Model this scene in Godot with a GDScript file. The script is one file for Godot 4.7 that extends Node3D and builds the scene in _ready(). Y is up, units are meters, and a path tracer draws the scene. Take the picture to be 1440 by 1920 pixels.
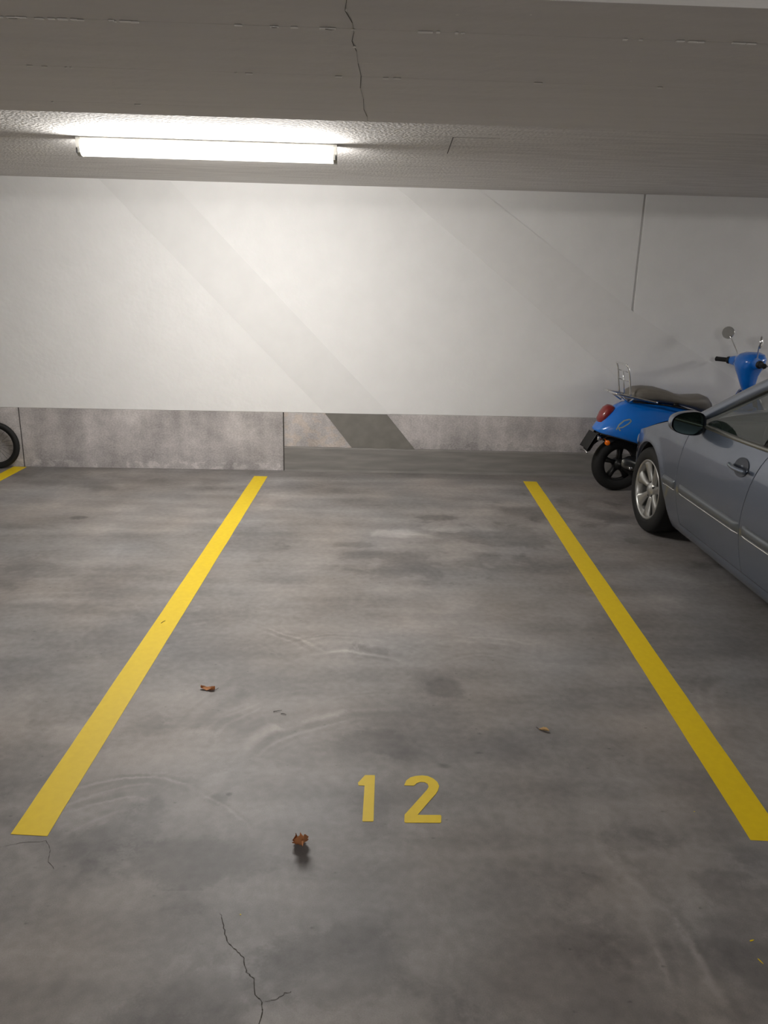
extends Node3D
# An underground car park: one numbered bay between yellow lines, the end wall, a ceiling lamp, a car, a scooter.
# World axes: x along the end wall (right positive), y up, z out of the end wall (wall face at z = 0), metres.

const CEIL := 2.441
const SOFFIT := 2.335
const TURN := -0.0412          # the painted lines run a little askew to the wall

var used := {}

# ------------------------------------------------------------------ small helpers
func numbered(called: String) -> String:
	if not used.has(called):
		used[called] = 0
		return called
	used[called] += 1
	return "%s_%03d" % [called, used[called]]

func thing(called: String, label: String, category: String, at := Vector3.ZERO, group := "") -> Node3D:
	var o := Node3D.new()
	o.name = numbered(called)
	add_child(o)
	o.position = at
	o.set_meta("label", label)
	o.set_meta("category", category)
	if group:
		o.set_meta("group", group)
	return o

func struct(called: String, label := "") -> Node3D:
	var o := Node3D.new()
	o.name = called
	add_child(o)
	o.set_meta("kind", "structure")
	if label:
		o.set_meta("label", label)
	return o

func put(st: SurfaceTool, called: String, m: Material, parent: Node, label := "") -> MeshInstance3D:
	st.generate_normals()
	var o := MeshInstance3D.new()
	o.name = called
	o.mesh = st.commit()
	o.material_override = m
	parent.add_child(o, true)
	if label:
		o.set_meta("label", label)
	return o

func begin(smooth := true) -> SurfaceTool:
	var st := SurfaceTool.new()
	st.begin(Mesh.PRIMITIVE_TRIANGLES)
	st.set_smooth_group(0 if smooth else -1)
	return st

func mat(c: Color, rough := 0.6, metal := 0.0) -> StandardMaterial3D:
	var m := StandardMaterial3D.new()
	m.albedo_color = c
	m.roughness = rough
	m.metallic = metal
	m.cull_mode = BaseMaterial3D.CULL_DISABLED
	return m

func tri(st: SurfaceTool, a: Vector3, b: Vector3, c: Vector3) -> void:
	st.add_vertex(a); st.add_vertex(b); st.add_vertex(c)

func quad(st: SurfaceTool, a: Vector3, b: Vector3, c: Vector3, d: Vector3) -> void:
	tri(st, a, b, c); tri(st, a, c, d)

# a sheet through rows of points
func sheet(st: SurfaceTool, rows: Array, wrap := false) -> void:
	for i in rows.size() - 1:
		var a: PackedVector3Array = rows[i]
		var b: PackedVector3Array = rows[i + 1]
		var n := a.size()
		for j in (n if wrap else n - 1):
			var k := (j + 1) % n
			if a[j].distance_squared_to(a[k]) > 1e-12:
				tri(st, a[j], a[k], b[k])
			if b[j].distance_squared_to(b[k]) > 1e-12:
				tri(st, a[j], b[k], b[j])

func fan(st: SurfaceTool, ring: PackedVector3Array, flip := false) -> void:
	var c := Vector3.ZERO
	for p in ring:
		c += p
	c /= ring.size()
	for j in ring.size():
		var k := (j + 1) % ring.size()
		if flip:
			tri(st, c, ring[k], ring[j])
		else:
			tri(st, c, ring[j], ring[k])

func loft(st: SurfaceTool, rings: Array, capped := true) -> void:
	sheet(st, rings, true)
	if capped:
		fan(st, rings[0], true)
		fan(st, rings[-1])

func tube(st: SurfaceTool, path: PackedVector3Array, r: float, sides := 10, r_end := -1.0, closed := false) -> void:
	var rings := []
	var n := path.size()
	var up := Vector3.UP
	var prev := Vector3.ZERO
	for i in n:
		var d: Vector3
		if closed:
			d = (path[(i + 1) % n] - path[(i - 1 + n) % n]).normalized()
		else:
			d = (path[mini(i + 1, n - 1)] - path[maxi(i - 1, 0)]).normalized()
		if i == 0:
			up = Vector3.UP if absf(d.y) < 0.9 else Vector3.RIGHT
		else:
			up = prev
		var s := d.cross(up).normalized()
		up = s.cross(d).normalized()
		prev = up
		var rr := r if r_end < 0.0 else lerpf(r, r_end, float(i) / maxi(n - 1, 1))
		var ring := PackedVector3Array()
		for k in sides:
			var a := TAU * k / sides
			ring.append(path[i] + (s * cos(a) + up * sin(a)) * rr)
		rings.append(ring)
	if closed:
		rings.append(rings[0])
	loft(st, rings, not closed)

# turned shape: profile of (radius, distance along axis), placed by a transform whose z is the axis
func lathe(st: SurfaceTool, profile: Array, t: Transform3D, sides := 32, ends := true) -> void:
	var rings := []
	for p in profile:
		var ring := PackedVector3Array()
		for k in sides:
			var a := TAU * k / sides
			ring.append(t * Vector3(cos(a) * p.x, sin(a) * p.x, p.y))
		rings.append(ring)
	loft(st, rings, ends)

func bev(st: SurfaceTool, lo: Vector3, hi: Vector3, b: float, t := Transform3D.IDENTITY) -> void:
	# box with chamfered edges
	b = minf(b, minf(hi.x - lo.x, minf(hi.y - lo.y, hi.z - lo.z)) * 0.45)
	var f := {}
	for sx in [0, 1]:
		for sy in [0, 1]:
			for sz in [0, 1]:
				var c := Vector3(hi.x if sx else lo.x, hi.y if sy else lo.y, hi.z if sz else lo.z)
				var i := Vector3(-b if sx else b, -b if sy else b, -b if sz else b)
				f[[sx, sy, sz, 0]] = t * (c + Vector3(0, i.y, i.z))
				f[[sx, sy, sz, 1]] = t * (c + Vector3(i.x, 0, i.z))
				f[[sx, sy, sz, 2]] = t * (c + Vector3(i.x, i.y, 0))
	for s in [0, 1]:
		quad(st, f[[s, 0, 0, 0]], f[[s, 1, 0, 0]], f[[s, 1, 1, 0]], f[[s, 0, 1, 0]])
		quad(st, f[[0, s, 0, 1]], f[[1, s, 0, 1]], f[[1, s, 1, 1]], f[[0, s, 1, 1]])
		quad(st, f[[0, 0, s, 2]], f[[1, 0, s, 2]], f[[1, 1, s, 2]], f[[0, 1, s, 2]])
		for u in [0, 1]:
			quad(st, f[[s, u, 0, 0]], f[[s, u, 1, 0]], f[[s, u, 1, 1]], f[[s, u, 0, 1]])
			quad(st, f[[s, 0, u, 0]], f[[s, 1, u, 0]], f[[s, 1, u, 2]], f[[s, 0, u, 2]])
			quad(st, f[[0, s, u, 1]], f[[1, s, u, 1]], f[[1, s, u, 2]], f[[0, s, u, 2]])
			for v in [0, 1]:
				tri(st, f[[s, u, v, 0]], f[[s, u, v, 1]], f[[s, u, v, 2]])

func box(called: String, lo: Vector3, hi: Vector3, b: float, m: Material, parent: Node, label := "") -> MeshInstance3D:
	var st := begin(false)
	bev(st, lo, hi, b)
	return put(st, called, m, parent, label)

# flat outline in a plane, extruded: pts in (u, v); t maps (u, v, depth)
func prism(st: SurfaceTool, pts: PackedVector2Array, depth: float, t: Transform3D) -> void:
	var ids := Geometry2D.triangulate_polygon(pts)
	for i in range(0, ids.size(), 3):
		var a := pts[ids[i]]; var b := pts[ids[i + 1]]; var c := pts[ids[i + 2]]
		tri(st, t * Vector3(a.x, a.y, depth), t * Vector3(b.x, b.y, depth), t * Vector3(c.x, c.y, depth))
		tri(st, t * Vector3(a.x, a.y, 0), t * Vector3(c.x, c.y, 0), t * Vector3(b.x, b.y, 0))
	for i in pts.size():
		var a := pts[i]; var b := pts[(i + 1) % pts.size()]
		quad(st, t * Vector3(a.x, a.y, 0), t * Vector3(b.x, b.y, 0), t * Vector3(b.x, b.y, depth), t * Vector3(a.x, a.y, depth))

# smooth curve through (x, y) pairs
func cv(a: Array, x: float) -> float:
	var n := a.size()
	if x <= a[0].x:
		return a[0].y
	if x >= a[n - 1].x:
		return a[n - 1].y
	var i := 0
	while a[i + 1].x < x:
		i += 1
	var h: float = a[i + 1].x - a[i].x
	var s: float = (a[i + 1].y - a[i].y) / h
	var m0: float = s
	var m1: float = s
	if i > 0:
		m0 = (a[i + 1].y - a[i - 1].y) / (a[i + 1].x - a[i - 1].x)
	if i < n - 2:
		m1 = (a[i + 2].y - a[i].y) / (a[i + 2].x - a[i].x)
	var t: float = (x - a[i].x) / h
	var t2 := t * t
	var t3 := t2 * t
	return (2 * t3 - 3 * t2 + 1) * a[i].y + (t3 - 2 * t2 + t) * h * m0 + (-2 * t3 + 3 * t2) * a[i + 1].y + (t3 - t2) * h * m1

func bent(pts: Array, steps := 6) -> PackedVector3Array:
	var c := Curve3D.new()
	for i in pts.size():
		var a: Vector3 = pts[maxi(i - 1, 0)]
		var b: Vector3 = pts[mini(i + 1, pts.size() - 1)]
		var t := (b - a) / 6.0
		c.add_point(pts[i], -t, t)
	var out := PackedVector3Array()
	for i in pts.size() - 1:
		for k in steps:
			out.append(c.sample(i, float(k) / steps))
	out.append(pts[-1])
	return out

# ------------------------------------------------------------------ textures
func noise_bytes(w: int, h: int, freq: float, sd: int, octaves := 4, warp := 0.0) -> PackedByteArray:
	var n := FastNoiseLite.new()
	n.noise_type = FastNoiseLite.TYPE_SIMPLEX_SMOOTH
	n.seed = sd
	n.frequency = freq
	n.fractal_octaves = octaves
	if warp > 0.0:
		n.domain_warp_enabled = true
		n.domain_warp_amplitude = warp
		n.domain_warp_frequency = freq * 1.3
	var im := n.get_image(w, h, false, false, true)
	im.convert(Image.FORMAT_L8)
	return im.get_data()

func stretched(w: int, h: int, sw: int, sh: int, freq: float, sd: int, octaves := 4) -> PackedByteArray:
	var n := FastNoiseLite.new()
	n.noise_type = FastNoiseLite.TYPE_SIMPLEX_SMOOTH
	n.seed = sd
	n.frequency = freq
	n.fractal_octaves = octaves
	var im := n.get_image(sw, sh, false, false, true)
	im.convert(Image.FORMAT_L8)
	im.resize(w, h, Image.INTERPOLATE_CUBIC)
	return im.get_data()

func seamless(w: int, freq: float, sd: int, octaves := 4, aspect := 1) -> ImageTexture:
	var n := FastNoiseLite.new()
	n.noise_type = FastNoiseLite.TYPE_SIMPLEX_SMOOTH
	n.seed = sd
	n.frequency = freq
	n.fractal_octaves = octaves
	var im := n.get_seamless_image(w / aspect, w, false, false, 0.15, true)
	im.convert(Image.FORMAT_L8)
	if aspect > 1:
		im.resize(w, w, Image.INTERPOLATE_CUBIC)
	return ImageTexture.create_from_image(im)

func ramped(t: ImageTexture, lo: Color, hi: Color, gain := 1.0) -> ImageTexture:
	var im := t.get_image()
	var src := im.get_data()
	var out := PackedByteArray()
	out.resize(src.size() * 3)
	for i in src.size():
		var k := clampf((src[i] / 255.0 - 0.5) * gain + 0.5, 0.0, 1.0)
		out[i * 3] = int(255.0 * lerpf(lo.r, hi.r, k))
		out[i * 3 + 1] = int(255.0 * lerpf(lo.g, hi.g, k))
		out[i * 3 + 2] = int(255.0 * lerpf(lo.b, hi.b, k))
	var res := Image.create_from_data(im.get_width(), im.get_height(), false, Image.FORMAT_RGB8, out)
	res.generate_mipmaps()
	return ImageTexture.create_from_image(res)

func planar(m: StandardMaterial3D, size: float, squash := Vector3.ONE) -> void:
	m.uv1_triplanar = true
	m.uv1_world_triplanar = true
	m.uv1_scale = squash / size

# ------------------------------------------------------------------ the floor's colour map
const FX0 := -4.2
const FXS := 8.4
const FZS := 6.4
const FW := 1536
const FH := 1216

func floor_map() -> ImageTexture:
	var big := noise_bytes(FW, FH, 0.0035, 11, 3, 60.0)
	var mid := noise_bytes(FW, FH, 0.012, 12, 4, 40.0)
	var streak := stretched(FW, FH, 260, FH, 0.018, 13, 4)
	var wisp := noise_bytes(FW, FH, 0.007, 14, 5, 110.0)
	var fine := noise_bytes(FW, FH, 0.11, 15, 3)
	var hue := noise_bytes(FW, FH, 0.005, 16, 3)
	var v := PackedFloat32Array()
	v.resize(FW * FH)
	for i in FW * FH:
		var w := (wisp[i] - 128.0) / 128.0
		var ridge := 1.0 - absf(w) * 4.0
		v[i] = (big[i] - 128.0) * 0.00036 + (mid[i] - 128.0) * 0.00030 + (streak[i] - 128.0) * 0.00040 + (fine[i] - 128.0) * 0.00022 + (maxf(ridge, 0.0) * 0.020 - 0.006)
	# trowel sweeps: faint concentric bands (x, z, inner r, outer r, from deg, to deg, bands, strength); angles 0 = +x, 90 = +z
	for a in [[-0.38, 4.62, 0.36, 0.68, 195, 300, 5, 0.085], [-0.36, 3.93, 0.26, 0.56, 190, 330, 4, 0.070], [-1.05, 3.86, 0.32, 0.62, 245, 355, 4, 0.065],
			[0.15, 5.32, 0.26, 0.48, 285, 400, 2, 0.060], [-1.15, 5.05, 0.28, 0.50, 230, 350, 3, 0.060], [-0.36, 4.62, 0.70, 0.85, 200, 260, 2, 0.050], [0.28, 3.9, 0.30, 0.62, 200, 330, 4, 0.018], [0.45, 3.1, 0.3, 0.6, 210, 330, 4, 0.014],
			[-2.0, 3.6, 0.35, 0.75, 200, 350, 5, 0.018], [-1.7, 5.3, 0.3, 0.7, 230, 380, 4, 0.024], [-1.1, 5.0, 0.15, 0.38, 190, 340, 3, 0.026], [1.6, 4.4, 0.3, 0.7, 170, 300, 4, 0.014]]:
		var cx: float = (a[0] - FX0) / FXS * FW
		var cy: float = a[1] / FZS * FH
		var ppm := FW / FXS
		var r1: float = a[3] * ppm * 1.1
		for y in range(maxi(0, int(cy - r1)), mini(FH, int(cy + r1))):
			for x in range(maxi(0, int(cx - r1)), mini(FW, int(cx + r1))):
				var dx: float = (x - cx) / ppm
				var dy: float = (y - cy) / (FH / FZS)
				var i := y * FW + x
				var r := sqrt(dx * dx + dy * dy) + (big[i] - 128.0) * 0.0011 + (mid[i] - 128.0) * 0.00012
				if r < a[2] * 0.85 or r > a[3] * 1.1:
					continue
				var ang := fposmod(rad_to_deg(atan2(dy, dx)) - a[4], 360.0)
				var span: float = a[5] - a[4]
				if ang > span:
					continue
				var u: float = (r - a[2]) / (a[3] - a[2])
				var env := smoothstep(-0.15, 0.15, u) * (1.0 - smoothstep(0.8, 1.1, u)) * sin(PI * ang / span)
				v[i] += env * a[7] * 2.7 * (pow(0.5 + 0.5 * sin((u + 0.09 * sin(u * 7.0)) * a[6] * TAU), 2.0) - 0.40) * clampf((wisp[i] - 70.0) / 90.0, 0.1, 1.0) * (0.55 + 0.45 * sin(u * 9.0 + a[0] * 5.0))
	# blotches (x, z, rx, rz, strength, ragged)
	for b in [[-0.07, 1.82, 0.27, 0.12, 0.12, 0.7], [-0.43, 3.57, 0.20, 0.12, 0.075, 0.8], [0.04, 3.95, 0.085, 0.075, -0.10, 0.5], [-0.70, 5.52, 0.18, 0.20, -0.075, 0.8],
			[-0.46, 5.45, 0.22, 0.14, -0.07, 0.9], [-1.22, 4.90, 0.16, 0.12, -0.07, 1.0], [-0.90, 5.00, 0.22, 0.07, -0.075, 1.0], [0.07, 2.33, 0.55, 0.22, -0.055, 1.1],
			[0.75, 1.80, 0.55, 0.22, -0.06, 1.1], [1.40, 1.22, 0.45, 0.30, -0.075, 1.0], [0.16, 1.74, 0.12, 0.09, -0.08, 0.9], [0.20, 0.46, 0.09, 0.05, -0.10, 0.9], [0.30, 1.40, 0.16, 0.05, -0.09, 0.9],
			[-1.55, 4.45, 0.35, 0.25, -0.045, 1.0], [-0.33, 4.40, 0.16, 0.07, -0.07, 0.9], [0.135, 4.31, 0.022, 0.015, -0.16, 0.6], [0.11, 4.44, 0.03, 0.012, -0.16, 0.6], [-0.03, 4.52, 0.03, 0.02, -0.12, 0.6],
			[0.02, 1.98, 0.12, 0.03, -0.10, 0.9], [-0.30, 2.05, 0.30, 0.05, -0.045, 1.0], [-2.37, 1.51, 0.05, 0.03, -0.12, 0.7], [-0.95, 4.30, 0.10, 0.05, 0.05, 0.9], [-0.87, 4.62, 0.05, 0.08, 0.05, 0.9],
			[-0.84, 4.71, 0.05, 0.04, -0.11, 0.8], [-0.80, 4.69, 0.012, 0.012, -0.2, 0.4], [-1.05, 4.55, 0.20, 0.035, 0.05, 0.9], [-0.60, 4.55, 0.10, 0.03, 0.05, 0.9], [-0.33, 4.75, 0.12, 0.10, -0.05, 0.9],
			[2.3, 2.6, 0.30, 0.40, -0.07, 1.0], [2.6, 1.2, 0.5, 0.35, -0.07, 1.0], [-3.0, 2.6, 0.6, 0.25, -0.04, 1.0], [-2.6, 0.5, 0.9, 0.16, -0.045, 1.0], [-0.4, 0.30, 0.9, 0.12, 0.035, 1.0], [0.9, 5.4, 0.5, 0.3, -0.05, 1.0], [0.47, 5.13, 0.05, 0.25, 0.04, 1.0]]:
		var cx: float = (b[0] - FX0) / FXS * FW
		var cy: float = b[1] / FZS * FH
		var rx: float = b[2] / FXS * FW
		var ry: float = b[3] / FZS * FH
		for y in range(maxi(0, int(cy - ry * 2.0)), mini(FH, int(cy + ry * 2.0) + 1)):
			for x in range(maxi(0, int(cx - rx * 2.0)), mini(FW, int(cx + rx * 2.0) + 1)):
				var i := y * FW + x
				var q: float = Vector2((x - cx) / rx, (y - cy) / ry).length() + ((mid[i] - 128.0) * 0.010 + (wisp[i] - 128.0) * 0.008) * b[5]
				v[i] += 0.85 * b[4] * (1.0 - smoothstep(0.35, 1.25, q))
	# small dark specks of grit
	var rng := RandomNumberGenerator.new()
	rng.seed = 5
	for k in 900:
		var x := rng.randi_range(2, FW - 3)
		var y := rng.randi_range(2, FH - 3)
		var s := rng.randf_range(0.04, 0.13)
		v[y * FW + x] -= s
		v[y * FW + x + 1] -= s * rng.randf()
	var out := PackedByteArray()
	out.resize(FW * FH * 3)
	for i in FW * FH:
		var g := clampf(0.520 + v[i] * 1.15, 0.05, 0.95)
		var h := (hue[i] - 128.0) * 0.00016
		out[i * 3] = int(255.0 * clampf(g * (1.005 + h), 0, 1))
		out[i * 3 + 1] = int(255.0 * clampf(g * 0.972, 0, 1))
		out[i * 3 + 2] = int(255.0 * clampf(g * (0.95 - h), 0, 1))
	var im := Image.create_from_data(FW, FH, false, Image.FORMAT_RGB8, out)
	im.generate_mipmaps()
	return ImageTexture.create_from_image(im)

# concrete of the low wall band: x -4.2..4.2, y 0..0.54
func plinth_map() -> ImageTexture:
	var w := 2048
	var h := 160
	var big := noise_bytes(w, h, 0.006, 31, 4, 30.0)
	var mid := noise_bytes(w, h, 0.03, 32, 4, 14.0)
	var run := stretched(w, h, w, 20, 0.02, 33, 4)
	var fine := noise_bytes(w, h, 0.2, 34, 2)
	var out := PackedByteArray()
	out.resize(w * h * 3)
	for y in h:
		var hy := 0.54 * (1.0 - float(y) / h)
		for x in w:
			var i := y * w + x
			var wx := -4.2 + 8.4 * x / w
			var g := 0.70 + (big[i] - 128.0) * 0.0006 + (mid[i] - 128.0) * 0.0003 + (run[i] - 128.0) * 0.0004 + (fine[i] - 128.0) * 0.0005
			var warm := 0.0
			if wx < -1.024:
				# grimy tide mark and salt bloom above the floor
				var line := 0.16 + (big[i] - 128.0) * 0.0011 + (mid[i] - 128.0) * 0.0006
				if hy < line:
					g -= 0.045
				if hy < 0.07 and mid[i] > 158:
					g += 0.06
			elif wx < -0.30:
				g += 0.015
				warm = 0.03 * smoothstep(128.0, 150.0, float(mid[i]))
				g -= warm * 0.6
			else:
				if hy < 0.26 + (mid[i] - 128.0) * 0.0006 and mid[i] > 120:
					g -= 0.07
			out[i * 3] = int(255.0 * clampf(g + warm, 0, 1))
			out[i * 3 + 1] = int(255.0 * clampf(g * 0.972 + warm * 0.4, 0, 1))
			out[i * 3 + 2] = int(255.0 * clampf(g * 0.962 - warm * 0.4, 0, 1))
	var im := Image.create_from_data(w, h, false, Image.FORMAT_RGB8, out)
	im.generate_mipmaps()
	return ImageTexture.create_from_image(im)

# ------------------------------------------------------------------ lamps
func lamp(at: Vector3, length: float, power: float, label: String, group := "") -> void:
	# 'at' is the middle of the fitting where it meets the ceiling; the tube runs along x
	var o := thing("ceiling_lamp", label, "lamp", at, group)
	var hl := length / 2.0
	box("housing", Vector3(-hl, -0.030, -0.040), Vector3(hl, -0.0005, 0.040), 0.004, M.white_metal, o)
	var st := begin()
	var rings := []
	for x in [-hl + 0.014, hl - 0.014]:
		var ring := PackedVector3Array()
		for p in [[-0.046, -0.030], [-0.050, -0.055], [-0.044, -0.080], [-0.025, -0.094], [0.0, -0.098], [0.025, -0.094], [0.044, -0.080], [0.050, -0.055], [0.046, -0.030]]:
			ring.append(Vector3(x, p[1], p[0]))
		rings.append(ring)
	loft(st, rings)
	put(st, "diffuser", M.glow, o, "glowing white diffuser")
	for s in [-1.0, 1.0]:
		st = begin(false)
		var a := PackedVector3Array()
		var b := PackedVector3Array()
		for p in [[-0.048, -0.002], [-0.053, -0.055], [-0.046, -0.083], [-0.026, -0.098], [0.0, -0.102], [0.026, -0.098], [0.046, -0.083], [0.053, -0.055], [0.048, -0.002]]:
			a.append(Vector3(s * (hl - 0.014), p[1], p[0]))
			b.append(Vector3(s * (hl + 0.006), p[1], p[0]))
		loft(st, [a, b])
		var cap := put(st, "end_cap", M.grey_plastic, o)
		st = begin(false)
		bev(st, Vector3(s * hl - 0.004, -0.088, 0.047), Vector3(s * hl + 0.004, -0.060, 0.058), 0.002)
		put(st, "clip", M.dark_metal, cap)
	# the light the tube gives: to both sides and downwards
	for d in [[Vector3(0, -0.062, 0.056), Vector3(0, PI, 0), Vector2(length - 0.06, 0.055), 0.95], [Vector3(0, -0.062, -0.056), Vector3.ZERO, Vector2(length - 0.06, 0.055), 0.93], [Vector3(0, -0.104, 0), Vector3(-PI / 2, 0, 0), Vector2(length - 0.06, 0.08), 1.2]]:
		var l := AreaLight3D.new()
		l.area_size = d[2]
		l.area_range = 30.0
		l.area_attenuation = 2.0
		l.light_energy = power * d[3]
		l.light_color = Color(1.0, 0.985, 0.968)
		l.shadow_enabled = true
		l.position = d[0]
		l.rotation = d[1]
		o.add_child(l)

var M := {}

func _ready() -> void:
	# ---- camera
	var cam := Camera3D.new()
	cam.name = "camera"
	cam.fov = rad_to_deg(2.0 * atan(960.0 / 1477.38))
	cam.position = Vector3(-0.3744, 1.7494, 7.0522)
	cam.rotation = Vector3(-0.2937, -0.0391, 0.0248)
	cam.near = 0.05
	cam.far = 60.0
	add_child(cam)
	cam.current = true
	# ---- surroundings: a closed basement, no sky
	var env := Environment.new()
	env.background_mode = Environment.BG_COLOR
	env.background_color = Color(0, 0, 0)
	env.tonemap_mode = Environment.TONE_MAPPER_LINEAR
	env.tonemap_exposure = 1.15
	env.sdfgi_enabled = true
	env.ssao_enabled = true
	env.ssil_enabled = true
	var we := WorldEnvironment.new()
	we.environment = env
	add_child(we)
	make_materials()
	# ---- lamps: the one over the bays, an added one beyond the car, those of the aisle
	lamp(Vector3(-1.227, CEIL, 2.16), 1.44, 3.2, "long glowing ceiling lamp in front of the white end wall")
	lamp(Vector3(7.5, CEIL, 2.16), 1.44, 4.4, "added unseen ceiling lamp far beyond the car, brightening the right of the end wall")  # added out of view to brighten the right part of the wall
	lamp(Vector3(-3.4, CEIL, 8.6), 1.44, 2.5, "ceiling lamp over the driving aisle, bicycle side", "lamps over the driving aisle")
	lamp(Vector3(2.6, CEIL, 8.6), 1.44, 2.5, "ceiling lamp over the driving aisle, car side", "lamps over the driving aisle")
	room()
	markings()
	car()
	scooter()
	bicycle()
	litter()

func make_materials() -> void:
	M.white_metal = mat(Color(0.86, 0.86, 0.84), 0.4)
	M.grey_plastic = mat(Color(0.72, 0.72, 0.70), 0.45)
	M.dark_metal = mat(Color(0.20, 0.20, 0.20), 0.4, 0.6)
	M.glow = mat(Color(0.95, 0.95, 0.93), 0.5)
	M.glow.emission_enabled = true
	M.glow.emission = Color(1.0, 0.985, 0.96)
	M.glow.emission_energy_multiplier = 2.5
	# concrete and paint
	var grain := seamless(512, 0.05, 41, 4)
	var cloud := seamless(512, 0.012, 42, 4)
	var boards := seamless(512, 0.03, 43, 5, 8)
	M.paint = mat(Color.WHITE, 0.75)
	M.paint.albedo_texture = ramped(cloud, Color(0.885, 0.883, 0.878), Color(0.90, 0.898, 0.893), 1.2)
	planar(M.paint, 1.7)
	M.paint.heightmap_enabled = true
	M.paint.heightmap_texture = grain
	M.paint.heightmap_scale = 0.10
	M.patch = mat(Color.WHITE, 0.8)
	M.patch.albedo_texture = ramped(cloud, Color(0.866, 0.864, 0.859), Color(0.881, 0.879, 0.874), 1.2)
	planar(M.patch, 1.3)
	M.patch2 = mat(Color.WHITE, 0.75)
	M.patch2.albedo_texture = ramped(cloud, Color(0.872, 0.869, 0.863), Color(0.887, 0.884, 0.878), 1.2)
	planar(M.patch2, 1.3)
	M.grey_patch = mat(Color.WHITE, 0.85)
	M.grey_patch.albedo_texture = ramped(cloud, Color(0.44, 0.43, 0.405), Color(0.48, 0.47, 0.445), 1.4)
	planar(M.grey_patch, 0.9)
	M.skirt = mat(Color.WHITE, 0.85)
	M.skirt.albedo_texture = ramped(boards, Color(0.475, 0.465, 0.45), Color(0.535, 0.522, 0.505), 1.5)
	planar(M.skirt, 1.1)
	M.rough_concrete = mat(Color.WHITE, 0.85)
	M.rough_concrete.albedo_texture = ramped(boards, Color(0.79, 0.78, 0.768), Color(0.86, 0.85, 0.838), 1.5)
	planar(M.rough_concrete, 1.2)
	M.rough_concrete.heightmap_enabled = true
	M.rough_concrete.heightmap_texture = seamless(512, 0.09, 44, 3)
	M.rough_concrete.heightmap_scale = 0.3
	M.form_concrete = mat(Color.WHITE, 0.8)
	M.form_concrete.albedo_texture = ramped(boards, Color(0.85, 0.842, 0.832), Color(0.87, 0.862, 0.852), 1.3)
	planar(M.form_concrete, 1.9)
	M.form_concrete.heightmap_enabled = true
	M.form_concrete.heightmap_texture = grain
	M.form_concrete.heightmap_scale = 0.12
	M.chip = mat(Color(0.98, 0.975, 0.965), 0.8)
	M.joint = mat(Color(0.30, 0.29, 0.27), 0.9)
	M.floor = mat(Color.WHITE, 0.52)
	M.floor.albedo_texture = floor_map()
	M.floor.detail_enabled = true
	M.floor.detail_blend_mode = BaseMaterial3D.BLEND_MODE_MUL
	M.floor.detail_uv_layer = BaseMaterial3D.DETAIL_UV_2
	M.floor.detail_albedo = ramped(seamless(512, 0.16, 45, 3), Color(0.93, 0.93, 0.93), Color(1, 1, 1), 1.3)
	M.floor.metallic_specular = 0.5
	M.plinth = mat(Color.WHITE, 0.85)
	M.plinth.albedo_texture = plinth_map()
	M.crack = mat(Color(0.25, 0.235, 0.215), 0.9)
	M.yellow = mat(Color.WHITE, 0.55)
	M.yellow.albedo_texture = ramped(seamless(512, 0.03, 46, 5), Color(0.86, 0.735, 0.03), Color(0.885, 0.765, 0.05), 1.2)
	planar(M.yellow, 0.7)
	# car
	M.body = mat(Color(0.37, 0.41, 0.475), 0.34, 0.55)
	M.body.clearcoat_enabled = true
	M.body.clearcoat = 1.0
	M.body.clearcoat_roughness = 0.03
	M.moulding = mat(Color(0.42, 0.44, 0.46), 0.28, 0.6)
	M.cup = mat(Color(0.20, 0.22, 0.26), 0.3, 0.4)  # body colour darkened to give the shade of the handle recess
	M.chrome = mat(Color(0.92, 0.92, 0.92), 0.16, 1.0)
	M.alloy = mat(Color(0.72, 0.72, 0.71), 0.30, 0.85)
	M.rubber = mat(Color(0.055, 0.055, 0.055), 0.75)
	M.black = mat(Color(0.035, 0.035, 0.035), 0.5)
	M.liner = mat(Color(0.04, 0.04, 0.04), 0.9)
	M.gloss_black = mat(Color(0.03, 0.03, 0.03), 0.15)
	M.seat_cloth = mat(Color(0.16, 0.16, 0.165), 0.9)
	M.mirror = mat(Color(0.40, 0.46, 0.43), 0.015, 1.0)  # dark tint stands in for a reflection of the dark garage
	M.bright_mirror = mat(Color(0.86, 0.86, 0.85), 0.03, 1.0)
	M.glass = mat(Color(0.20, 0.25, 0.23, 0.42), 0.02)
	M.glass.transparency = BaseMaterial3D.TRANSPARENCY_ALPHA
	M.lens = mat(Color(0.85, 0.87, 0.88, 0.35), 0.03)
	M.lens.transparency = BaseMaterial3D.TRANSPARENCY_ALPHA
	M.red_lens = mat(Color(0.50, 0.02, 0.02), 0.12)
	M.red_lens.clearcoat_enabled = true
	M.orange = mat(Color(0.95, 0.45, 0.03), 0.2)
	# scooter
	M.blue = mat(Color(0.02, 0.45, 0.85), 0.22)
	M.blue.clearcoat_enabled = true
	M.blue.clearcoat = 1.0
	M.blue.clearcoat_roughness = 0.03
	M.saddle = mat(Color(0.46, 0.44, 0.41), 0.5)
	M.engine = mat(Color(0.13, 0.13, 0.13), 0.42, 0.5)
	M.silver = mat(Color(0.55, 0.55, 0.53), 0.28, 0.9)
	M.decal = mat(Color(0.62, 0.66, 0.60), 0.35, 0.3)
	# rest
	M.leaf = mat(Color(0.72, 0.50, 0.32), 0.8)
	M.leaf.backlight_enabled = true
	M.leaf.backlight = Color(0.55, 0.34, 0.18)
	M.leaf_pale = mat(Color(0.80, 0.68, 0.50), 0.8)
	M.leaf_dark = mat(Color(0.17, 0.115, 0.07), 0.8)

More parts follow.
